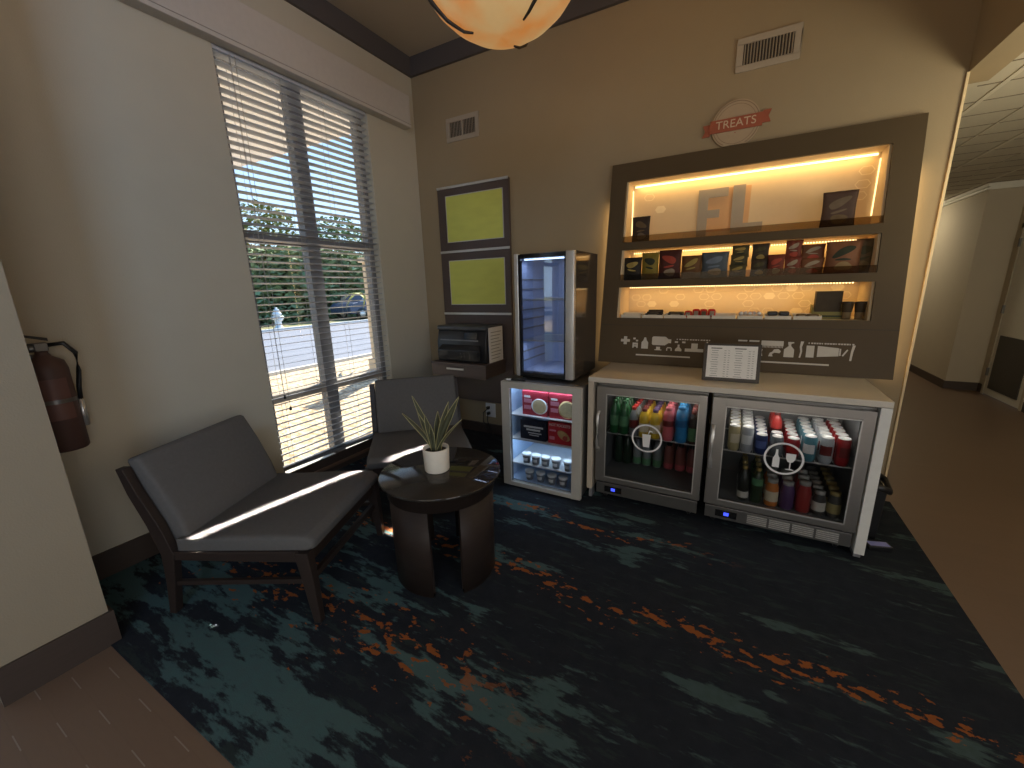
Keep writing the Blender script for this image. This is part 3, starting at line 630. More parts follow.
for i, (x, lab) in enumerate(((1.712, 'red frozen pizza box with flatbread picture, left on the top freezer shelf'), (1.930, 'red frozen pizza box with round pizza picture, right on the top freezer shelf'))):
    b = fbox('frozen_pizza_box', lab, x, .5895, .205, .185, M_pz, 'frozen pizza boxes')
    MB().lathe([(0, 0), (.066, 0), (.066, -.002), (0, -.002)], 28, (.040, -.0005, .075), Matrix.Rotation(-PI / 2, 3, 'X') @ Matrix.Diagonal((1, .9 if i == 0 else 1, 1))).build('pizza_picture', M_crust if i else M_white, b)
    MB().lathe([(0, 0), (.054, 0)], 24, (.040, -.0030, .075), Matrix.Rotation(-PI / 2, 3, 'X')).build('topping', M_cheese, b)
    MB().bb(-.088, -.022, -.002, 0, .095, .125).bb(-.088, -.030, -.002, 0, .045, .075).build('banner', M_pink, b)
    MB().bb(-.085, -.035, -.003, -.001, .135, .150).build('title_bar', M_white, b)
b = fbox('frozen_snack_box', 'black frozen snack box with white lettering, left on the second freezer shelf', 1.695, .3935, .215, .150, M_navy, 'frozen snack boxes')
tm = MB()
for z0, x0, x1, hh in ((.095, -.075, .085, .014), (.072, -.055, .06, .014), (.050, -.04, .07, .008), (.034, -.03, .05, .007)): tm.bb(x0, x1, -.002, 0, z0, z0 + hh)
tm.build('title_bar', M_white, b)
b = fbox('frozen_snack_box', 'red frozen snack box with pastry picture, right on the second freezer shelf', 1.912, .3935, .185, .165, M_redb, 'frozen snack boxes')
text_mesh('title_lettering', 'HOT POCKETS', .030, .001, M_white, b, Matrix.Translation((0, -.002, .145)) @ FACE_Y, .82)
MB().lathe([(0, 0), (.045, 0), (.040, -.004), (0, -.006)], 20, (.030, 0, .070), Matrix.Rotation(-PI / 2, 3, 'X') @ Matrix.Rotation(.6, 3, 'Z') @ Matrix.Diagonal((1.2, .7, 1))).build('pastry_picture', M_crust, b)
MB().lathe([(0, 0), (.020, 0)], 16, (.045, -.0075, .055), Matrix.Rotation(-PI / 2, 3, 'X')).build('filling', M_pep, b)
MB().bb(-.080, -.030, -.002, 0, .095, .108).bb(-.08, -.04, -.002, 0, .03, .055).build('banner', M_pink, b)
cu = thing('ice_cream_cup', '', 'cup', (0, 0, 0))
MB().lathe([(0, 0), (.026, 0), (.0335, .062), (.0335, .066), (0, .066)], 20).build('tub', mat('cup_grey_print', (.20, .20, .22), .5, var=.5, vscale=60), cu)
MB().lathe([(.0355, .062), (.0365, .066), (.0365, .076), (.032, .078), (0, .0775)], 20).build('lid', M_white, cu)
MB().lathe([(.0295, .022), (.0325, .046)], 10, a0=-2.3, a1=-.9).build('label', M_white, cu)
S = Stock(cu)
for i, x in enumerate((1.632, 1.712, 1.793, 1.878, 1.975)):
    S.put((x, -.872, .1952), '%s ice cream cup on the third freezer shelf, counted from the left' % ('first', 'second', 'third', 'fourth', 'fifth')[i], 'ice cream cups on the third freezer shelf')
for i, x in enumerate((1.655, 1.750, 1.845, 1.937)):
    S.put((x, -.872, .0582), '%s ice cream cup on the freezer floor, counted from the left' % ('first', 'second', 'third', 'fourth')[i], 'ice cream cups on the freezer floor')

# ------------------------------------------------------------------ tall countertop fridge on the freezer
fr = thing('countertop_fridge', 'empty glass door countertop fridge standing on top of the freezer', 'refrigerator', (1.545, -.85, .8555))
w_, h_, d_ = .455, .90, .50
MB().bb(0, .02, .04, d_, .02, h_).bb(w_ - .02, w_, .04, d_, .02, h_).bb(.02, w_ - .02, d_ - .02, d_, .02, h_).bb(.02, w_ - .02, .04, d_, h_ - .03, h_).bb(.02, w_ - .02, .04, d_, .02, .05).build('cabinet', mat('fridge_side_gloss', (.10, .085, .070), .10, metal=.45), fr)
MB().bb(.02, .026, .045, d_ - .02, .05, h_ - .03).bb(w_ - .026, w_ - .02, .045, d_ - .02, .05, h_ - .03).bb(.026, w_ - .026, d_ - .026, d_ - .02, .05, h_ - .03).bb(.026, w_ - .026, .045, d_ - .026, .05, .056).bb(.026, w_ - .026, .045, d_ - .026, h_ - .036, h_ - .03).build('liner', mat('fridge_liner_blue', (.34, .40, .56), .35), fr)
dr = MB().bb(0, .032, 0, .038, .02, h_).bb(w_ - .062, w_, 0, .038, .02, h_).build('door', M_alu, fr, bevel=.006, seg=3)
MB().bb(.032, .048, .004, .034, .02, h_ - .008).bb(w_ - .072, w_ - .062, .004, .034, .02, h_ - .008).bb(.048, w_ - .072, .004, .034, .02, .050).bb(.048, w_ - .072, .004, .034, h_ - .035, h_ - .008).build('glass_border', M_blackg, dr)
MB().bb(.048, w_ - .072, .014, .020, .05, h_ - .035).build('glass_pane', M_fglass, dr)
for z in (.575, .280): 
    sh = MB().bb(.028, w_ - .028, .05, .058, z, z + .008).bb(.028, w_ - .028, d_ - .05, d_ - .042, z, z + .008)
    for i in range(13): sh.bb(.032 + i * .0318, .036 + i * .0318, .055, d_ - .045, z + .001, z + .005)
    sh.build('wire_shelf', M_alu, fr)
rk = MB()
for z in (.12, .19, .36, .43, .50, .65, .72): rk.bb(.026, .034, .06, d_ - .05, z, z + .010).bb(w_ - .034, w_ - .026, .06, d_ - .05, z, z + .010)
rk.build('shelf_rails', M_grey, fr)
MB().bb(.06, w_ - .08, .05, .06, h_ - .045, h_ - .037).build('led_strip', M_ledc, fr)
for x in (.04, w_ - .04):
    for y_ in (.06, d_ - .05): MB().cyl((x, y_, 0), (x, y_, .022), .016).build('foot', M_black, fr)
lamp('countertop_fridge_light', 'AREA', (1.76, -.77, 1.705), .8, (.70, .80, 1), (0, .25, -1), .3, .04)
lamp('countertop_fridge_low_light', 'AREA', (1.76, -.77, 1.115), .45, (.70, .80, 1), (0, .25, -1), .3, .04)
k = thing('flat_dark_box', 'thin dark flat box lying on the freezer top left of the fridge', 'box', (1.60, -.915, .8565), .1)
MB().bb(-.055, .055, -.022, .022, 0, .012).build('case', M_black, k, bevel=.003); MB().bb(-.10, -.058, -.018, .014, 0, .009).build('pale_end', M_white, k, bevel=.003)

# ------------------------------------------------------------------ counter
TILT = .17644
def PY(z): return -.027 - TILT * (2.4395 - z)
ct = thing('drinks_counter', 'pale quartz counter with white end panels over the two drink coolers', 'counter', (2.117, -.867, .04))
yb = PY(.918) + .867
MB().bb(0, 1.584, 0, yb + .004, .843, .878).build('countertop', M_counter, ct, bevel=.003)
MB().bb(1.538, 1.584, 0, yb - .01, 0, .842).build('end_panel', M_counterw, ct, bevel=.002)
MB().bb(0, .038, 0, yb - .01, .045, .842).build('end_panel', mat('end_panel_beige', (.50, .43, .34), .5), ct, bevel=.002)
MB().bb(1.545, 1.577, .03, .10, -.034, 0).bb(1.545, 1.577, yb - .15, yb - .05, -.034, 0).build('foot', M_grey, ct)
MB().bb(.008, .030, .03, .10, -.034, .045).bb(.008, .030, yb - .15, yb - .05, -.034, .045).build('foot', M_grey, ct)

# ------------------------------------------------------------------ drink coolers
def cooler(label, x0, x1, gx0, gx1, vent, icon):
    t = thing('drink_cooler', label, 'cooler', (x0, -.855, .006), 0, 'drink coolers under the counter')
    W_ = x1 - x0; D = .53; zb, zt = .135, .862; zl = .185
    MB().bb(0, .03, .04, D, zb, zt).bb(W_ - .03, W_, .04, D, zb, zt).bb(.03, W_ - .03, D - .03, D, zb, zt).bb(.03, W_ - .03, .04, D - .03, zt - .03, zt).bb(.03, W_ - .03, .04, D - .03, zb, zl).build('cabinet', M_steeld, t)
    MB().bb(.03, .034, .042, D - .03, zl, zt - .03).bb(W_ - .034, W_ - .03, .042, D - .03, zl, zt - .03).bb(.034, W_ - .034, D - .034, D - .03, zl, zt - .03).bb(.034, W_ - .034, .042, D - .034, zl, zl + .004).build('liner', M_inner, t)
    a, b = gx0 - x0, gx1 - x0; g0, g1 = .190, .800
    dr = MB().bb(0, a, 0, .036, .150, zt - .014).bb(b, W_, 0, .036, .150, zt - .014).bb(a, b, 0, .036, .150, g0).bb(a, b, 0, .036, g1, zt - .014).build('door', M_steel, t, bevel=.003)
    MB().bb(a, b, .014, .019, g0, g1).build('glass_pane', M_cglass, dr)
    MB().bb(a, a + .006, -.004, 0, g0, g1).bb(b - .006, b, -.004, 0, g0, g1).bb(a, b, -.004, 0, g0 - .002, g0 + .006).bb(a, b, -.004, 0, g1 - .006, g1).build('glass_bead', M_alu, dr)
    hx = .018
    MB().tube([(hx, 0, .67), (hx, -.026, .655), (hx, -.036, .60), (hx, -.036, .46), (hx, -.026, .41), (hx, 0, .395)], .010, 8).build('handle', M_alu, dr)
    # round door decal
    cx = (2.517 if icon == 'cup' else 3.280) - x0; cz = .518; rr = .098
    fn = lambda u, v, d: (cx + u, .0135 + d, cz + v)
    ring = MB().lathe([(rr, 0), (rr - .011, 0)], 48, (cx, .0128, cz), Matrix.Rotation(PI / 2, 3, 'X'))
    if icon == 'cup':
        ring.prism([(-.030, .028), (-.022, -.062), (.018, -.062), (.026, .028)], fn, -.001, 0)
        ring.prism([(.006, .030), (.014, .058), (.036, .052), (.034, .046), (.019, .050), (.012, .030)], fn, -.001, 0)
    else:
        ring.prism([(-.052, -.058), (-.018, -.058), (-.018, -.005), (-.028, .020), (-.030, .052), (-.040, .052), (-.042, .020), (-.052, -.005)], fn, -.001, 0)
        ring.prism([(.010, .036), (.058, .036), (.056, .005), (.046, -.014), (.037, -.018), (.037, -.056), (.054, -.060), (.054, -.064), (.014, -.064), (.014, -.060), (.031, -.056), (.031, -.018), (.020, -.014), (.011, .005)], fn, -.001, 0)
    ring.build('decal', M_decal, dr)
    kp = MB().bb(.01, W_ - .01, .006, .04, .055, .138).build('kick_plate', M_steeld, t, bevel=.002)
    cp_ = MB().bb(.07, .19, .001, .006, .075, .118).build('control_panel', M_blackg, kp)
    MB().bb(.118, .146, -.001, .001, .087, .108).build('blue_readout', M_blue, kp)
    if vent:
        vg = MB(); n = 4; x_a, x_b = .24, W_ - .06; sw = (x_b - x_a) / n
        for i in range(n):
            for j in range(5): vg.bb(x_a + i * sw + .006, x_a + (i + 1) * sw - .006, .000, .006, .070 + j * .012, .075 + j * .012)
        vg.build('vent_grille', M_alu, kp)
    for x in (.06, W_ - .06):
        for y_ in (.08, D - .07):
            c_ = MB().bb(x - .02, x + .02, y_ - .015, y_ + .015, .040, .056).bb(x - .014, x - .010, y_ - .012, y_ + .02, .015, .045).bb(x + .010, x + .014, y_ - .012, y_ + .02, .015, .045).build('caster', M_steeld, t)
            MB().cyl((x - .009, y_ + .006, .022), (x + .009, y_ + .006, .022), .022, 16).build('wheel', M_black, c_)
    sh = MB()
    sh.bb(.036, W_ - .036, .055, .060, .500, .508).bb(.036, W_ - .036, D - .05, D - .045, .500, .508)
    n = int((W_ - .08) / .022)
    for i in range(n + 1): sh.bb(.038 + i * .022, .041 + i * .022, .055, D - .045, .503, .507)
    sh.build('wire_shelf', M_alu, t)
    MB().bb(.06, W_ - .06, .046, .058, zt - .042, zt - .034).build('led_strip', M_ledw, t)
    return t
K1 = cooler('left drink cooler with a soft drink cup emblem on its glass door', 2.175, 2.862, 2.240, 2.820, False, 'cup')
K2 = cooler('right drink cooler with a bottle and wineglass emblem on its glass door', 2.890, 3.650, 2.963, 3.597, True, 'wine')
lamp('left_cooler_light', 'AREA', (2.56, -.775, .815), .62, (1, .96, .88), (0, .45, -1), .5, .05)
lamp('right_cooler_light', 'AREA', (3.28, -.775, .815), 1.15, (1, .95, .86), (0, .45, -1), .6, .05)

def bcol(c, n, **k): return mat(n, c, .3, var=.05, **k)
def bottle(name, h, r, body, cap, label=None, neck=.012, shoulder=.55, wavy=False, lab=(.25, .55), sleeve=False):
    t_ = thing(name, '', 'bottle')
    hs = h * shoulder; pf = [(0, 0), (r * .85, 0), (r, .008)]
    if wavy: pf += [(r, h * .18), (r * .88, h * .30), (r, h * .42)]
    pf += [(r, hs), (r * .93, hs + (h - hs) * .28), (neck * 1.5, hs + (h - hs) * .62), (neck, h * .90), (neck, h - .012), (0, h - .012)]
    MB().lathe(pf, 18).build('body', body, t_)
    MB().lathe([(neck + .0015, h - .020), (neck + .003, h - .018), (neck + .003, h), (0, h)], 14).build('cap', cap, t_)
    if label:
        if sleeve: MB().lathe([(q + .0007, z_) for q, z_ in pf[2:-3] if z_ > h * .06], 18).build('label', label, t_)
        else: MB().lathe([(r + .0008, h * lab[0]), (r + .0008, h * lab[1])], 18).build('label', label, t_)
    return t_
def can(name, h, r, body, accent):
    t_ = thing(name, '', 'can')
    MB().lathe([(0, .003), (r * .72, 0), (r * .80, .004), (r, .018), (r, h - .018), (r * .88, h - .004)], 20).build('body', body, t_)
    MB().lathe([(r * .88, h - .004), (r * .89, h), (r * .84, h), (r * .82, h - .004), (0, h - .004)], 20).build('lid', M_canlid, t_)
    MB().lathe([(r + .0006, h * .34), (r + .0006, h * .70)], 12, a0=-2.5, a1=-.6).build('label', accent, t_)
    return t_
M_canlid = mat('can_lid', (.80, .79, .76), .35, metal=.4)
def row(stock, x, ys, zb, what, place, group, jit=.0006):
    n = len(ys)
    for i, y_ in enumerate(ys):
        pos = '%s %s' % (ORD[i], what)
        stock.put((x + R.uniform(-jit, jit), y_, zb), '%s %s' % (pos, place), group, R.uniform(-.4, .4))
green = bcol((.015, .10, .03), 'green_bottle', spec=.6); greenl = bcol((.10, .25, .12), 'pale_green_label')
red = bcol((.42, .02, .015), 'bright_red'); redd = bcol((.16, .018, .015), 'dark_red'); yel = bcol((.72, .48, .04), 'juice_yellow'); pur = bcol((.10, .05, .14), 'dark_purple')
pink = bcol((.60, .12, .14), 'drink_pink'); blu = bcol((.03, .22, .48), 'drink_blue'); brn = bcol((.035, .015, .012), 'cola_brown'); cream = bcol((.72, .62, .45), 'label_cream')
tan = bcol((.50, .42, .22), 'can_tan'); sil = bcol((.42, .44, .46), 'can_silver'); navy = bcol((.02, .035, .13), 'can_navy'); teal = bcol((.08, .24, .30), 'can_teal'); rcan = bcol((.30, .012, .014), 'can_red')
ora = bcol((.62, .20, .04), 'label_orange'); ambr = bcol((.22, .10, .02), 'amber_bottle'); jgl = bcol((.06, .055, .05), 'dark_glass_jar'); gold = bcol((.32, .24, .08), 'gold_lid'); clr = bcol((.22, .24, .25), 'clear_bottle'); lid = bcol((.30, .29, .27), 'pewter_lid'); pnk2 = bcol((.30, .10, .09), 'pink_tea')
zs_ = .5145; zl_ = .1965
def ys(n, d, y0=-.785): return [y0 + d * i for i in range(n)]
G1 = 'drinks on the top shelf of the left cooler'; G1b = 'drinks on the bottom of the left cooler'; G2 = 'drinks on the top shelf of the right cooler'; G2b = 'drinks on the bottom of the right cooler'
P1 = 'left cooler top shelf'; P2 = 'right cooler top shelf'
st = Stock(bottle('soda_bottle', .24, .031, green, green, greenl, .012, .58))
row(st, 2.284, ys(4, .068), zs_, 'green soda bottle', 'of the far left row, ' + P1, G1); row(st, 2.351, ys(4, .068), zs_, 'green soda bottle', 'of the next row, ' + P1, G1)
row(Stock(bottle('soda_bottle', .205, .029, clr, red, redd, .013, .60, lab=(.28, .56))), 2.416, ys(5, .068), zs_, 'red capped bottle with red label', 'left of the yellow bottles, ' + P1, G1)
row(Stock(bottle('juice_bottle', .200, .033, yel, redd, cream, .015, .62, lab=(.2, .5))), 2.485, ys(5, .070), zs_, 'yellow juice bottle with red cap', 'on the ' + P1, G1)
row(Stock(bottle('juice_bottle', .200, .033, yel, pur, cream, .015, .62, lab=(.2, .5))), 2.557, ys(5, .070), zs_, 'yellow juice bottle with purple cap', 'on the ' + P1, G1)
row(Stock(bottle('sports_bottle', .225, .035, pink, pink, redd, .018, .66, True, lab=(.45, .62))), 2.638, ys(4, .076), zs_, 'pink sports drink bottle', 'on the ' + P1, G1)
row(Stock(bottle('sports_bottle', .240, .037, blu, blu, bcol((.02, .12, .30), 'label_blue'), .020, .68, True, lab=(.45, .64))), 2.717, ys(4, .080), zs_, 'blue sports drink bottle', 'on the ' + P1, G1)
row(Stock(bottle('tea_bottle', .220, .031, brn, bcol((.25, .05, .04), 'cap_maroon'), greenl, .014, .58, lab=(.10, .50))), 2.790, ys(4, .068), zs_, 'dark bottle with green label', 'of the far right row, ' + P1, G1)
row(Stock(bottle('tea_bottle', .20, .034, pnk2, M_black, pink, .016, .62, lab=(.05, .25))), 2.625, ys(2, .08, -.52), zl_, 'pink drink bottle', 'third from right, left cooler bottom', G1b)
s_ = Stock(bottle('tea_bottle', .20, .034, pnk2, M_black, pink, .016, .62, lab=(.05, .25)))
row(s_, 2.703, ys(2, .08, -.52), zl_, 'pink drink bottle', 'second from right, left cooler bottom', G1b); row(s_, 2.780, ys(2, .08, -.52), zl_, 'pink drink bottle', 'at the right end, left cooler bottom', G1b)
s_ = Stock(bottle('water_bottle', .20, .031, clr, M_grey, greenl, .014, .6, lab=(.05, .30)))
for x, q in ((2.545, 'beside the pink bottles'), (2.47, 'second from the pink bottles'), (2.40, 'third from the pink bottles')): row(s_, x, ys(2, .08, -.53), zl_, 'clear water bottle', q + ', left cooler bottom', G1b)
s_ = Stock(bottle('soda_bottle', .235, .031, bcol((.012, .03, .014), 'deep_green_bottle'), M_black, None, .012, .58))
for x, q in ((2.33, 'second from left'), (2.265, 'far left')): row(s_, x, ys(2, .08, -.55), zl_, 'dark green bottle', q + ', left cooler bottom', G1b)
CN = (('soda_can', tan, cream, 3.022, .16, 'tan can', 'in the far left row, '), ('soda_can', sil, M_white, 3.092, .16, 'silver can', 'in the row second from left, '), ('soda_can', navy, bcol((.10, .14, .35), 'can_blue_accent'), 3.166, .125, 'navy blue can', 'in the row third from left, '),
      ('soda_can', rcan, red, 3.322, .125, 'red can', 'in the middle row, '), ('soda_can', teal, M_white, 3.400, .15, 'teal can', 'in the row third from right, '), ('soda_can', sil, redd, 3.476, .155, 'silver can with red marks', 'in the row second from right, '), ('soda_can', rcan, redd, 3.549, .16, 'tall red can', 'in the far right row, '))
for nm, b_, a_, x, h_, wh, pl_ in CN: row(Stock(can(nm, h_, .0325, b_, a_)), x, ys(6, .0695), zs_, wh, pl_ + P2, G2)
row(Stock(bottle('soda_bottle', .225, .030, red, redd, bcol((.06, .012, .01), 'label_black_red'), .013, .62, lab=(.3, .55))), 3.245, ys(3, .085, -.62), zs_, 'red bottle', 'between the blue and red cans, ' + P2, G2)
row(Stock(can('soda_can', .125, .0325, bcol((.16, .18, .20), 'can_steel_blue'), M_grey)), 3.244, ys(2, .0695), zs_, 'steel grey can', 'before the red bottles, ' + P2, G2)
B2 = 'right cooler bottom'
row(Stock(bottle('beer_bottle', .225, .031, bcol((.03, .03, .022), 'smoky_bottle'), gold, M_graphic, .012, .55, lab=(.10, .28))), 3.100, ys(4, .08), zl_, 'smoky bottle with gold cap', 'left end, ' + B2, G2b)
row(Stock(bottle('beer_bottle', .225, .031, bcol((.025, .045, .02), 'olive_bottle'), gold, greenl, .012, .55, lab=(.52, .72))), 3.172, ys(4, .08), zl_, 'olive bottle', 'second from left, ' + B2, G2b)
def jar(name, h, r, body, lidm, label=None):
    t_ = thing(name, '', 'jar'); MB().lathe([(0, 0), (r * .88, 0), (r, .01), (r, h * .66), (r * .72, h * .86), (r * .72, h * .92), (0, h * .92)], 18).build('body', body, t_)
    MB().lathe([(r * .76, h * .88), (r * .78, h), (0, h)], 18).build('lid', lidm, t_)
    if label: MB().lathe([(r + .0008, h * .20), (r + .0008, h * .58)], 18).build('label', label, t_)
    return t_
row(Stock(jar('drink_jar', .17, .036, ora, lid, cream)), 3.250, ys(3, .08), zl_, 'jar with cream and orange label', 'on the ' + B2, G2b)
row(Stock(jar('drink_jar', .17, .036, pur, lid, None)), 3.328, ys(3, .08), zl_, 'dark purple jar', 'on the ' + B2, G2b)
row(Stock(jar('drink_jar', .19, .037, bcol((.33, .035, .03), 'red_preserve'), lid, None)), 3.408, ys(3, .08), zl_, 'red jar', 'on the ' + B2, G2b)
row(Stock(jar('drink_jar', .145, .033, jgl, lid, M_graphic)), 3.482, ys(6, .0695), zl_, 'small grey jar', 'second row from right, ' + B2, G2b)
row(Stock(jar('drink_jar', .155, .033, jgl, gold, bcol((.35, .28, .12), 'label_straw'))), 3.553, ys(6, .0695), zl_, 'small gold lidded jar', 'far right row, ' + B2, G2b)

# ------------------------------------------------------------------ price list on the counter
pf_ = thing('price_list_frame', 'framed white price list propped on the drinks counter', 'sign', (2.966, -.683, .9185), math.radians(3))
tl = Matrix.Rotation(math.radians(-14), 3, 'X')
MB().box(tl @ Vector((0, 0, .118)), (.315, .016, .236), M=tl).build('frame', mat('frame_dark', (.045, .035, .028), .4), pf_, bevel=.002)
MB().box(tl @ Vector((0, -.009, .122)), (.275, .003, .200), M=tl).build('paper', M_whitep, pf_)
pt = MB()
for c_ in (-1, 1):
    for i in range(13):
        z_ = .205 - i * .0145
        if i in (0,): pt.box(tl @ Vector((c_ * .066 - .02, -.011, z_)), (.062, .001, .006), M=tl)
        else:
            pt.box(tl @ Vector((c_ * .066 - .028, -.011, z_)), (.044 - .012 * ((i * 7) % 3) / 2, .001, .0022), M=tl)
            pt.box(tl @ Vector((c_ * .066 + .030, -.011, z_)), (.012, .001, .0022), M=tl); pt.box(tl @ Vector((c_ * .066 + .050, -.011, z_)), (.010, .001, .0022), M=tl)
pt.build('print_lines', mat('print_dark', (.13, .12, .11), .8), pf_)
MB().box((0, .075, .080), (.05, .006, .17), M=Matrix.Rotation(math.radians(22), 3, 'X')).build('easel_leg', M_black, pf_)

# ------------------------------------------------------------------ black bin beside the counter
bn = thing('waste_bin', 'black waste bin with a bagged rim standing right of the counter', 'bin', (3.776, -.50, .006))
bn.scale = (.60, .9, 1.1)
MB().loft([[(x * s_, y_ * s_, z_) for x, y_ in ((-.075, -.12), (.075, -.12), (.075, .12), (-.075, .12))] for s_, z_ in ((.85, 0), (1, .30))], sm=False).build('bucket', M_black, bn, bevel=.01)
MB().tube([(-.085, -.13, .30), (0, -.138, .315), (.085, -.13, .30), (.090, 0, .318), (.085, .13, .30), (0, .138, .312), (-.085, .13, .30), (-.090, 0, .316), (-.085, -.13, .30)], .020, 8).build('bag_rim', M_black, bn)
pd = thing('power_adapter', 'small black power adapter with bluish label on the carpet beside the counter', 'adapter', (3.800, -.69, .006), .3)
MB().bb(-.06, .06, -.03, .03, 0, .03).build('case', M_black, pd, bevel=.005)
MB().bb(-.05, .05, -.022, .022, .0301, .0306).build('label', mat('adapter_label', (.28, .30, .66), .5), pd)

# ------------------------------------------------------------------ display panel with lit niches
PX0, PX1, PZT, PZB = 2.007, 3.831, 2.4395, .921
dp = thing('snack_display_wall', 'brown leaning snack display with three lit niches above the counter', 'display', (0, 0, 0))
OP = ((1.845, 2.300), (1.557, 1.787), (1.269, 1.503)); OX0, OX1 = 2.1285, 3.693
def slab(mb, x0, x1, z0, z1, th=.03, off=0):
    q = [(x0, PY(z0) - off, z0), (x1, PY(z0) - off, z0), (x1, PY(z1) - off, z1), (x0, PY(z1) - off, z1)]
    mb.add(q + [(x, y + th, z) for x, y, z in q], [(0, 1, 2, 3), (4, 5, 6, 7), (0, 1, 5, 4), (1, 2, 6, 5), (2, 3, 7, 6), (3, 0, 4, 7)])
fp = MB(); T_ = .022
slab(fp, PX0, OX0, PZB, PZT, T_); slab(fp, OX1, PX1, PZB, PZT, T_); slab(fp, OX0, OX1, 2.30, PZT, T_); slab(fp, OX0, OX1, 1.787, 1.845, T_); slab(fp, OX0, OX1, 1.503, 1.557, T_); slab(fp, OX0, OX1, PZB, 1.269, T_)
fp.build('front_panel', M_panel, dp)
gr_ = MB(); slab(gr_, PX0, PX1, 1.213, 1.217, .004, .001); gr_.build('panel_joint', mat('panel_joint_dark', (.05, .036, .024), .7), dp)
yB = .125
def yF(z): return PY(z) + T_
for z0, z1 in OP:
    nb = MB().bb(OX0 + .012, OX1 - .012, yB, yB + .012, z0, z1)
    nbo = nb.build('niche_back', M_niche, dp)
    ns = MB()
    for x in (OX0, OX1 - .012):
        q = [(x, yF(z0), z0), (x, yB + .012, z0), (x, yB + .012, z1), (x, yF(z1), z1)]
        ns.add(q + [(a + .012, b, c) for a, b, c in q], [(0, 1, 2, 3), (4, 5, 6, 7), (0, 1, 5, 4), (1, 2, 6, 5), (2, 3, 7, 6), (3, 0, 4, 7)])
    ns.build('niche_side', M_niche, dp)
    MB().bb(OX0, OX1, yF(z0) + .0005, yB + .012, z0 - .014, z0).build('niche_shelf', mat('niche_shelf_cream', (.62, .52, .38), .5), dp)
    MB().bb(OX0, OX1, yF(z1), yB + .012, z1, z1 + .014).build('niche_top', M_niche, dp)
hexm = MB()
def hexa(cx, cz, w_, fill):
    h_ = w_ * .60; k = [(-.5, 0), (-.28, .5), (.28, .5), (.5, 0), (.28, -.5), (-.28, -.5)]
    f_ = lambda u, v, d: (u, yB - d, v)
    if fill: hexm.prism([(cx + a * w_, cz + b * h_) for a, b in k], f_, .0002, .0008)
    else:
        for i in range(6):
            a, b = k[i], k[(i + 1) % 6]
            hexm.prism([(cx + a[0] * w_, cz + a[1] * h_), (cx + b[0] * w_, cz + b[1] * h_), (cx + b[0] * w_ * .88, cz + b[1] * h_ * .84), (cx + a[0] * w_ * .88, cz + a[1] * h_ * .84)], f_, .0002, .0008)
rr_ = random.Random(5)
for r_ in range(4):
    for c_ in range(17):
        if rr_.random() < .48: hexa(2.20 + c_ * .088 + (.044 if r_ % 2 else 0), 1.305 + r_ * .055, .078, rr_.random() < .28)
for x, z, f_ in ((2.27, 2.20, 0), (2.36, 2.10, 1), (3.61, 2.12, 0), (3.60, 2.05, 0), (3.62, 2.20, 0), (3.55, 1.98, 1)): hexa(x, z, .085, f_)
hexm.build('hexagon_print', M_nichel, dp)
MB().bb(2.66, 2.98, yB - .0012, yB - .0002, 1.90, 2.20).build('faded_print', M_ghost, dp)
# printed strip under the niches
def pan(u, v, d): return (u, PY(v) - d, v)
def icons(x0, xr, k):
    m_ = MB(); q = lambda pl: m_.prism([(x0 + (a - xr) * k, b - .008) for a, b in pl], pan, .0003, .0012)
    rect = lambda xa, xb, z0, z1: q([(xa, z0), (xb, z0), (xb, z1), (xa, z1)])
    return m_, q, rect
m_, q, rect = icons(2.180, 2.180, 1.13)
q([(2.180, 1.112), (2.180, 1.095), (2.200, 1.095), (2.200, 1.075), (2.222, 1.075), (2.222, 1.095), (2.242, 1.095), (2.242, 1.115), (2.222, 1.115), (2.222, 1.136), (2.200, 1.136), (2.200, 1.115), (2.180, 1.115)])
rect(2.265, 2.280, 1.115, 1.128); rect(2.283, 2.298, 1.100, 1.112); rect(2.262, 2.298, 1.075, 1.090); rect(2.262, 2.271, 1.050, 1.075); rect(2.289, 2.298, 1.050, 1.075); rect(2.271, 2.289, 1.060, 1.070)
q([(2.322, 1.048), (2.366, 1.048), (2.366, 1.095), (2.354, 1.112), (2.350, 1.132), (2.338, 1.132), (2.334, 1.112), (2.322, 1.095)])
q([(2.390, 1.085), (2.398, 1.078), (2.475, 1.078), (2.495, 1.096), (2.512, 1.096), (2.512, 1.124), (2.495, 1.124), (2.475, 1.142), (2.398, 1.142), (2.390, 1.134)])
rect(2.41, 2.455, 1.040, 1.046); rect(2.42, 2.445, 1.046, 1.066); rect(2.485, 2.492, 1.040, 1.060); rect(2.513, 2.520, 1.040, 1.060); rect(2.49, 2.515, 1.058, 1.066)
q([(2.540, 1.040), (2.580, 1.040), (2.580, 1.054), (2.566, 1.070), (2.566, 1.088), (2.554, 1.088), (2.554, 1.070), (2.540, 1.054)])
rect(2.535, 2.555, 1.100, 1.112); rect(2.58, 2.60, 1.100, 1.112)
rect(2.60, 2.71, 1.040, 1.062); rect(2.637, 2.675, 1.062, 1.100); rect(2.725, 2.733, 1.04, 1.115)
for i in range(13): rect(2.545 + i * .016, 2.545 + i * .016 + (.011 if i % 4 else .007), 1.122, 1.130)
rect(2.29, 2.635, .994, 1.004)
m_.build('printed_graphic', M_graphic, dp)
m_, q, rect = icons(2.994, 2.94, .845)
rect(2.94, 3.005, 1.128, 1.138); rect(3.02, 3.09, 1.128, 1.138)
rect(3.105, 3.255, 1.105, 1.138)
for i in range(16): rect(3.107 + i * .0094, 3.111 + i * .0094, 1.092, 1.105)
q([(3.095, 1.035), (3.120, 1.035), (3.113, 1.060), (3.118, 1.080), (3.097, 1.080), (3.102, 1.060)])
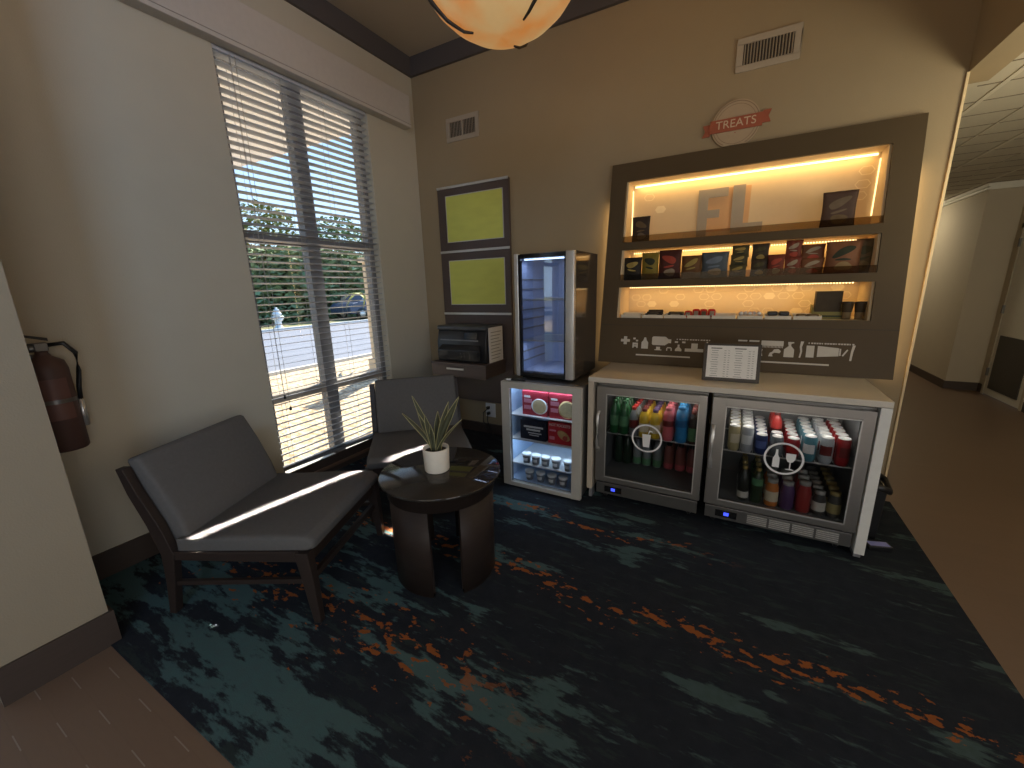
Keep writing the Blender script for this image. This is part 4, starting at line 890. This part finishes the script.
q([(3.16, 1.035), (3.19, 1.035), (3.185, 1.052), (3.20, 1.060), (3.235, 1.058), (3.242, 1.072), (3.225, 1.085), (3.195, 1.082), (3.185, 1.066), (3.17, 1.060)])
q([(3.262, 1.035), (3.328, 1.035), (3.328, 1.085), (3.306, 1.108), (3.306, 1.122), (3.325, 1.128), (3.322, 1.134), (3.285, 1.134), (3.285, 1.122), (3.290, 1.108), (3.262, 1.085)])
q([(3.362, 1.035), (3.372, 1.035), (3.380, 1.075), (3.376, 1.105), (3.386, 1.140), (3.366, 1.140), (3.362, 1.105), (3.368, 1.075)])
rect(3.405, 3.455, 1.040, 1.115)
q([(3.475, 1.045), (3.605, 1.055), (3.605, 1.105), (3.475, 1.115)]); rect(3.608, 3.618, 1.058, 1.102); q([(3.625, 1.06), (3.633, 1.055), (3.660, 1.095), (3.652, 1.10)])
q([(3.672, 1.03), (3.684, 1.03), (3.690, 1.085), (3.700, 1.125), (3.683, 1.125), (3.676, 1.085)])
for i in range(17): rect(3.415 + i * .0165, 3.415 + i * .0165 + (.012 if i % 5 else .007), 1.126, 1.135)
rect(3.095, 3.555, .992, 1.002)
m_.build('printed_graphic', M_graphic, dp)
# led strips and their light
MB().bb(OX0 + .03, OX1 - .03, yB - .008, yB, 2.282, 2.292).build('led_strip', M_led, dp)
MB().bb(OX0 + .0125, OX0 + .018, yB - .012, yB - .002, 1.92, 2.26).bb(OX1 - .018, OX1 - .0125, yB - .012, yB - .002, 1.92, 2.26).build('led_strip', mat('soft_side_strip', (1, .8, .45), .5, emit=1.6, ecol=(1, .76, .40)), dp)  # thin glowing strips put along both side edges of the niche
def dots(z, x0, x1, y_):
    m2 = MB(); x = x0
    while x < x1: m2.bb(x, x + .007, y_ - .004, y_, z - .007, z); x += .0165
    return m2
o_ = dots(1.778, OX0 + .04, OX1 - .06, yB); led2 = o_.build('led_dots', M_led, dp); led2['kind'] = 'stuff'
o_ = dots(1.5015, OX0 + .04, OX1 - .06, .03); led3 = o_.build('led_dots', M_led, dp); led3['kind'] = 'stuff'
for z in (1.845, 1.557):
    ac = MB(); slab(ac, OX0 + .004, OX1 - .004, z, z + .045, .003, -.004); ac.build('acrylic_guard', M_acryl, dp)
lamp('upper_niche_light', 'AREA', (2.91, .09, 2.285), 2.3, (1, .62, .22), (0, -.12, -1), 1.45, .04)
lamp('middle_niche_light', 'AREA', (2.91, .09, 1.775), 1.5, (1, .62, .22), (0, .05, -1), 1.45, .03)
lamp('lower_niche_light', 'AREA', (2.91, .02, 1.495), 1.5, (1, .62, .22), (0, .10, -1), 1.45, .03)
lamp('panel_halo_left', 'AREA', (2.02, -.035, 1.52), 1.0, (1, .68, .32), (-1, .5, 0), .03, 1.25)
lamp('panel_halo_right', 'AREA', (3.815, -.035, 1.52), 1.0, (1, .68, .32), (1, .5, 0), .03, 1.25)

# letters in the top niche
lt = thing('niche_letter', 'large grey letter F fixed to the back of the top niche', 'letter', (2.635, yB - .001, 1.865), 0, 'letters in the top niche')
fnl = lambda u, v, d: (u, -d, v)
MB().prism([(0, 0), (.068, 0), (.068, .135), (.150, .135), (.150, .190), (.068, .190), (.068, .278), (.200, .278), (.200, .338), (0, .338)], fnl, 0, .012).build('letter_face', M_letter, lt)
lt = thing('niche_letter', 'large grey letter L fixed to the back of the top niche', 'letter', (2.865, yB - .001, 1.880), 0, 'letters in the top niche')
MB().prism([(0, 0), (.205, 0), (.205, .062), (.080, .062), (.080, .328), (0, .328)], fnl, 0, .012).build('letter_face', M_letter, lt)

# ------------------------------------------------------------------ snacks in the niches
def bag(name, label, x, z, y_, wd, ht, th, m, lm, spot=None, rz=0, group=None, hang=False):
    t_ = thing(name, label, 'snack bag', (x, y_, z), rz, group); nx, nz = 10, 12; secs = []
    rd = random.Random(int(x * 1000))
    def P(u, v, s):
        b = (max(0, 1 - abs(u) ** 3) * max(0, math.sin(PI * min(1, max(0, (v - .06) / .88))) ** .55)) if .05 < v < .95 else 0
        wv = .004 * math.sin(9 * u + 3 * v + wd * 50) * (1 if v > .9 else .3)
        return (u * wd / 2 * (1 - .06 * math.sin(PI * v)), s * (.0015 + b * th / 2) + wv, v * ht)
    mb = MB(); vs = []; fs = []
    for s in (-1, 1):
        b0 = len(vs)
        for j in range(nz + 1):
            for i in range(nx + 1): vs.append(P(-1 + 2 * i / nx, j / nz, s))
        for j in range(nz):
            for i in range(nx): a = b0 + j * (nx + 1) + i; fs.append((a, a + 1, a + nx + 2, a + nx + 1))
    K = (nx + 1) * (nz + 1)
    for i in range(nx): fs.append((i, i + 1, K + i + 1, K + i)); a = nz * (nx + 1) + i; fs.append((a, a + 1, K + a + 1, K + a))
    for j in range(nz): a = j * (nx + 1); fs.append((a, a + nx + 1, K + a + nx + 1, K + a)); a += nx; fs.append((a, a + nx + 1, K + a + nx + 1, K + a))
    mb.add(vs, fs, True); mb.build('pouch', m, t_)
    def patch(nm, u0, u1, v0, v1, mm, tw=0):
        mb = MB(); uc, vc, ru, rv = (u0 + u1) / 2, (v0 + v1) / 2, (u1 - u0) / 2, (v1 - v0) / 2; vs = []; fs = []
        for r_ in (.001, .35, .7, 1):
            for k in range(20):
                a = 2 * PI * k / 20; q_ = r_ * (1 + .10 * math.sin(3 * a + x * 40)); p = P(uc + ru * q_ * math.cos(a), vc + rv * q_ * math.sin(a) + tw * ru * q_ * math.cos(a), -1); vs.append((p[0], p[1] - .0014, p[2]))
        for j in range(3):
            for k in range(20): fs.append((j * 20 + k, j * 20 + (k + 1) % 20, (j + 1) * 20 + (k + 1) % 20, (j + 1) * 20 + k))
        mb.add(vs, fs, True); mb.build(nm, mm, t_)
    patch('label', -.66, .62, .55, .80, lm, rd.uniform(-.12, .22))
    patch('label', -.5, .45, .40, .47, lm, rd.uniform(-.1, .1))
    if spot: patch('picture', -.45, .55, .10, .36, spot)
    return t_
sm = lambda n, c: mat('bag_' + n, c, .6, spec=.25, var=.25, vscale=25)
bk = sm('black', (.022, .018, .014)); yb_ = sm('mustard', (.23, .17, .028)); mr = sm('maroon', (.075, .022, .016)); bn_ = sm('rust', (.15, .07, .025)); bb_ = sm('slate_blue', (.085, .105, .125)); ol = sm('olive', (.07, .06, .025)); rd_ = sm('brick', (.16, .035, .02)); tn = sm('chestnut', (.16, .06, .025)); kr = sm('kraft', (.13, .085, .04)); wh = sm('cream_print', (.30, .24, .17)); dk = sm('dark_print', (.03, .035, .02)); gd_ = sm('gold_print', (.36, .27, .08)); rp = sm('red_print', (.36, .06, .035))
BG = 'snack bags on the middle shelf'; zb = 1.5575
def sbag(*a, **k): return bag('snack_bag', *a, group=BG, **k)
YB = -.075
sbag('black snack bag with slanted gold lettering at the left end of the middle shelf', 2.205, zb, YB, .145, .175, .05, bk, gd_)
sbag('mustard yellow snack bag beside the black one on the middle shelf', 2.340, zb, YB, .130, .205, .05, yb_, dk)
sbag('maroon snack bag between mustard and rust bags on the middle shelf', 2.485, zb, YB, .165, .215, .05, mr, rp, wh)
sbag('low rust brown snack bag left of the blue bag', 2.640, zb, YB, .145, .165, .05, bn_, gd_)
sbag('slate blue snack bag with white star print on the middle shelf', 2.795, zb, YB - .01, .180, .180, .055, bb_, sm('blue_print', (.16, .20, .26)), wh)
for i, (z_, lab) in enumerate(((zb, 'lowest olive snack pouch right of the blue bag'), (zb + .070, 'middle olive snack pouch right of the blue bag'), (zb + .135, 'topmost olive snack pouch right of the blue bag'))):
    sbag(lab, 2.945 + .004 * i, z_, YB + .022 * (i), .110, .085, .016, ol, gd_, dk)
for i, (z_, lab) in enumerate(((zb, 'lower dark pouch left of the brick red packs'), (zb + .105, 'upper dark pouch left of the brick red packs'))):
    sbag(lab, 3.075, z_, YB + .03 * i, .105, .115, .018, sm('charcoal', (.05, .035, .022)), ol, gd_)
sbag('short brick red snack pouch under the gap on the middle shelf', 3.172, zb, YB - .01, .100, .140, .03, rd_, rp, wh)
for i, (z_, lab) in enumerate(((zb, 'lower tall brick red pouch at the shelf centre right'), (zb + .11, 'upper tall brick red pouch at the shelf centre right'))):
    sbag(lab, 3.268, z_, YB + .03 * i, .095, .118, .02, rd_, wh, rp)
for i, (z_, lab) in enumerate(((zb, 'lower chestnut pouch left of the large chestnut bag'), (zb + .09, 'upper chestnut pouch left of the large chestnut bag'))):
    sbag(lab, 3.375, z_, YB + .025 * i, .130, .105, .022, tn, wh, rp)
sbag('large chestnut snack bag with dark label near the right end', 3.530, zb, YB - .015, .185, .200, .06, sm('russet', (.20, .085, .04)), dk, sm('nuts', (.28, .19, .09)))
sbag('brown kraft snack bag at the right end of the middle shelf', 3.645, zb, YB + .03, .105, .210, .03, kr, ol, sm('kraft_print', (.20, .14, .06)))
bag('snack_pouch', 'dark snack pouch at the left end of the top niche', 2.258, 1.8455, -.08, .135, .185, .02, sm('espresso', (.045, .028, .018)), kr, sm('taupe', (.14, .10, .065)), group='pouches in the top niche')
bag('snack_pouch', 'large dark snack pouch at the right end of the top niche', 3.475, 1.8455, -.07, .180, .215, .02, sm('cocoa', (.075, .042, .030)), sm('taupe', (.14, .10, .065)), kr, rz=.0, group='pouches in the top niche')
# trays of small goods in the low niche
tr = thing('sundry_tray', '', 'tray')
MB().bb(-.095, .095, -.055, .055, 0, .004).bb(-.095, .095, -.055, -.052, .004, .022).bb(-.095, .095, .052, .055, .004, .035).bb(-.095, -.092, -.052, .052, .004, .028).bb(.092, .095, -.052, .052, .004, .028).build('tray', mat('tray_white', (.74, .68, .56), .4), tr)
S = Stock(tr); zt_ = 1.2695
names = ('white sundries tray at the left end of the low niche', 'white sundries tray holding dark long packs', 'white sundries tray holding thin black packs', 'white sundries tray under the red packets', 'empty looking white tray right of the red packets', 'white sundries tray holding white and red rolls', 'white sundries tray holding two black packs', 'white sundries tray holding tan packs next to the dark box')
TXs = [2.235 + i * .163 for i in range(8)]
tr0 = []
for i, x in enumerate(TXs):
    tt = S.put((x, -.15, zt_), names[i], 'white trays in the low niche'); tt.scale = (.80, 1, 1)
def small(name, label, cat, x, y_, z_, dims, m, rz=0, group=None, m2=None):
    t_ = thing(name, label, cat, (x, y_, z_), rz, group); MB().bb(-dims[0] / 2, dims[0] / 2, -dims[1] / 2, dims[1] / 2, 0, dims[2]).build('wrapper', m, t_, bevel=min(dims) * .3)
    if m2: MB().bb(-dims[0] * .3, dims[0] * .3, -dims[1] / 2 - .0006, dims[1] / 2 + .0006, dims[2] * .25, dims[2] * .75).build('label', m2, t_)
    return t_
z0 = zt_ + .0045
for i in range(3): small('dark_pack', '%s dark long pack in the second tray of the low niche' % ('front', 'middle', 'rear')[i], 'pack', TXs[1] + .006 * i, -.185 + i * .03, z0, (.11, .02, .03 + .012 * i), bk, .05 * i, 'long packs in the low niche', wh)
for i in range(2): small('thin_pack', '%s thin black pack in the third tray of the low niche' % ('front', 'rear')[i], 'pack', TXs[2], -.175 + i * .045, z0, (.11, .025, .034 + .006 * i), bk, -.04, 'thin packs in the low niche', wh)
for i in range(4): small('red_packet', 'bright red packet in the low niche, %s of four' % ('first from left', 'second from left', 'third from left', 'fourth from left')[i], 'packet', TXs[3] - .075 + i * .052, -.165 + .018 * (i % 2), z0, (.05, .05, .05 + .012 * (i > 0)), sm('signal_red', (.55, .035, .02)), .06 * i, 'red packets in the low niche', wh if i != 2 else kr)
for i in range(5):
    t_ = thing('wrapped_roll', 'white and red wrapped roll in the sixth tray, %s of five from the left' % ('first', 'second', 'third', 'fourth', 'fifth')[i], 'roll', (TXs[5] - .055 + i * .027, -.175 + .03 * (i % 2), z0 + .013), 0, 'wrapped rolls in the low niche')
    MB().cyl((0, -.025, 0), (0, .03, 0), .012, 12).build('wrapper', M_white, t_); MB().cyl((0, -.005, 0), (0, .012, 0), .0124, 12).build('label', sm('signal_red', (.55, .035, .02)), t_)
    t_.location.z += .02
for i in range(2): small('black_pack', '%s black pack in the seventh tray of the low niche' % ('left', 'right')[i], 'pack', TXs[6] - .032 + i * .066, -.165, z0 + .018, (.058, .06, .03), M_black, .05, 'black packs in the low niche')
for i in range(2): small('tan_pack', '%s tan pack in the tray next to the dark box' % ('left', 'right')[i], 'pack', TXs[7] - .03 + i * .06, -.165, z0, (.056, .06, .030), kr, .1 * i, 'tan packs in the low niche', wh)
bx = thing('display_carton', 'dark upright box in an olive display carton at the right of the low niche', 'carton', (3.492, -.06, zt_))
MB().bb(-.085, .085, -.045, .045, 0, .045).add([(-.085, -.045, .045), (-.07, -.045, .045), (-.085, -.045, .085)], [(0, 1, 2)]).add([(.085, -.045, .045), (.07, -.045, .045), (.085, -.045, .085)], [(0, 1, 2)]).bb(-.085, -.083, -.045, .045, .045, .09).bb(.083, .085, -.045, .045, .045, .09).build('carton', mat('carton_olive', (.22, .19, .045), .6), bx)
MB().bb(-.070, .070, -.040, .030, .045, .178).build('header_card', sm('umber', (.060, .042, .022)), bx)
MB().bb(-.085, .085, -.0465, -.045, .012, .022).build('stripe', dk, bx)
for i, x in enumerate((3.590, 3.655)):
    c_ = thing('dark_cup', '%s dark cup at the right end of the low niche' % ('left', 'right')[i], 'cup', (x, -.12, zt_), 0, 'dark cups in the low niche')
    MB().lathe([(0, 0), (.022, 0), (.024, .045), (.031, .104), (.032, .108), (0, .108)], 20).build('cup', sm('cup_tan', (.22, .16, .085)), c_)
    MB().lathe([(.0325, .104), (.0325, .111), (0, .112)], 20).build('lid', M_black, c_); MB().lathe([(.0255, .045), (.0322, .103)], 20).build('sleeve', sm('umber', (.060, .042, .022)), c_)

# ------------------------------------------------------------------ treats sign
ts = thing('treats_sign', 'round cream wall sign with a red ribbon reading TREATS', 'sign', (2.845, -.001, 2.575))
def disc(mb, r0, r1, y_, n=56, cut=-.128):
    pts = []
    for i in range(n):
        a = 2 * PI * i / n; pts.append((max(r1, 0) * math.cos(a), max(cut, r1 * math.sin(a))))
    mb.prism(pts, lambda u, v, d: (u, -d, v), y_ - .006 if r0 == 0 else y_, y_ + .001)
mb = MB(); mb.prism([(.148 * math.cos(2 * PI * i / 64), max(-.130, .148 * math.sin(2 * PI * i / 64))) for i in range(64)], lambda u, v, d: (u, -d, v), 0, .014)
mb.build('disc', M_scream, ts)
rg = MB()
for i in range(64):
    a, b = 2 * PI * i / 64, 2 * PI * (i + 1) / 64
    for r0, r1 in ((.136, .141), (.120, .123)):
        if min(math.sin(a), math.sin(b)) * r1 < -.126: continue
        rg.prism([(r0 * math.cos(a), r0 * math.sin(a)), (r1 * math.cos(a), r1 * math.sin(a)), (r1 * math.cos(b), r1 * math.sin(b)), (r0 * math.cos(b), r0 * math.sin(b))], lambda u, v, d: (u, -d, v), .014, .0150)
rg.build('ring_line', mat('sign_ring', (.25, .17, .10), .6), ts)
rbm = MB().prism([(-.158, -.040), (.158, -.040), (.158, .040), (-.158, .040)], fnl, .0145, .024)
rbm.prism([(-.158, -.052), (-.205, -.052), (-.188, -.016), (-.205, .022), (-.158, .022)], fnl, .003, .0140).prism([(.158, -.022), (.205, -.022), (.19, .014), (.205, .052), (.158, .052)], fnl, .003, .0140)
rb = rbm.build('ribbon', M_sred, ts)
text_mesh('lettering', 'TREATS', .070, .001, mat('sign_letter_cream', (.60, .45, .31), .6), rb, Matrix.Translation((0, -.0255, .001)) @ FACE_Y, 1.02)
MB().prism([(-.006, -.056), (.006, -.056), (0, -.050)], fnl, .0145, .0155).build('dot', M_sred, ts)

# ------------------------------------------------------------------ wall vents
def vent(label, x0, x1, z0, z1, n, gap):
    t_ = thing('wall_vent', label, 'vent', ((x0 + x1) / 2, -.0005, (z0 + z1) / 2), 0, 'air vents high on the back wall'); a, b = (x1 - x0) / 2, (z1 - z0) / 2; f_ = .038
    MB().bb(-a, a, -.012, 0, b - f_, b).bb(-a, a, -.012, 0, -b, -b + f_).bb(-a, -a + f_, -.012, 0, -b + f_, b - f_).bb(a - f_, a, -.012, 0, -b + f_, b - f_).build('frame', M_vent, t_, bevel=.003)
    MB().bb(-a + f_, a - f_, -.002, 0, -b + f_, b - f_).build('backing', M_ventd, t_)
    v = MB(); wd = 2 * (a - f_) / n
    for i in range(n): v.box((-a + f_ + wd * (i + .5), -.007, 0), (.003 if not gap or i != n // 2 else .012, .010, 2 * (b - f_)), rz=.5)
    v.build('louvres', M_vent, t_)
vent('small white air vent high on the back wall above the wall panel', .395, .760, 2.882, 3.086, 17, True)
vent('larger white air vent high on the back wall right of the sign', 2.814, 3.170, 2.881, 3.078, 16, False)

# ------------------------------------------------------------------ pendant bowl
pn = thing('pendant_lamp', 'amber alabaster bowl pendant with iron straps hanging from the ceiling', 'lamp', (2.03, -1.80, 2.525))
BP = [(0, 0), (.08, .005), (.15, .022), (.215, .062), (.27, .112), (.315, .175), (.345, .24), (.36, .31), (.362, .36), (.352, .36), (.35, .31), (.335, .24), (.305, .178), (.26, .117), (.205, .068), (.145, .030), (.08, .012), (0, .008)]
MB().lathe(BP, 56).build('bowl', M_amber, pn)
def strap(a0, a1, rend):
    pts = [(.366 * math.cos(a0), .366 * math.sin(a0), .385)]; prs = [q for q in BP[:9] if q[0] >= rend - .001][::-1]
    if prs[-1][0] > rend + .004:
        (r0, z0), (r1, z1) = max((q for q in BP[:9] if q[0] < rend), key=lambda q: q[0]), prs[-1]
        prs.append((rend, z0 + (z1 - z0) * (rend - r0) / (r1 - r0)))
    fine = []
    for (r0, z0), (r1, z1) in zip(prs[:-1], prs[1:]):
        for j in range(3): fine.append((r0 + (r1 - r0) * j / 3, z0 + (z1 - z0) * j / 3))
    fine.append(prs[-1]); n = len(fine)
    for i, (r_, z_) in enumerate(fine):
        u = i / (n - 1); aa = a0 + (a1 - a0) * u + .10 * math.sin(u * 6.0)
        pts.append(((r_ + .002) * math.cos(aa), (r_ + .002) * math.sin(aa), z_ - .003))
    m_ = len(pts); return MB().tube(pts, .012, 6, [.014 - .010 * (i / (m_ - 1)) ** 2 for i in range(m_)])
for a_, b_ in ((-2.45, -2.62), (-.30, -.16), (1.75, 1.62)): strap(a_, b_, .112).build('strap', M_iron, pn)
MB().lathe([(.368, .355), (.374, .37), (.368, .385), (.352, .385), (.350, .36)], 48).build('rim_band', M_iron, pn)
hm = MB()
for k in range(3):
    a = k * 2.1; hm.tube([(.36 * math.cos(a), .36 * math.sin(a), .38), (.15 * math.cos(a), .15 * math.sin(a), .62), (.02 * math.cos(a), .02 * math.sin(a), .72)], .008, 6)
hm.cyl((0, 0, .70), (0, 0, 1.13), .010).lathe([(0, 1.13), (.07, 1.13), (.06, 1.152), (0, 1.152)], 20).build('hanging_rod', M_iron, pn)
lamp('pendant_bulb', 'POINT', (2.03, -1.80, 2.99), 13, (1, .56, .22), rad=.10)
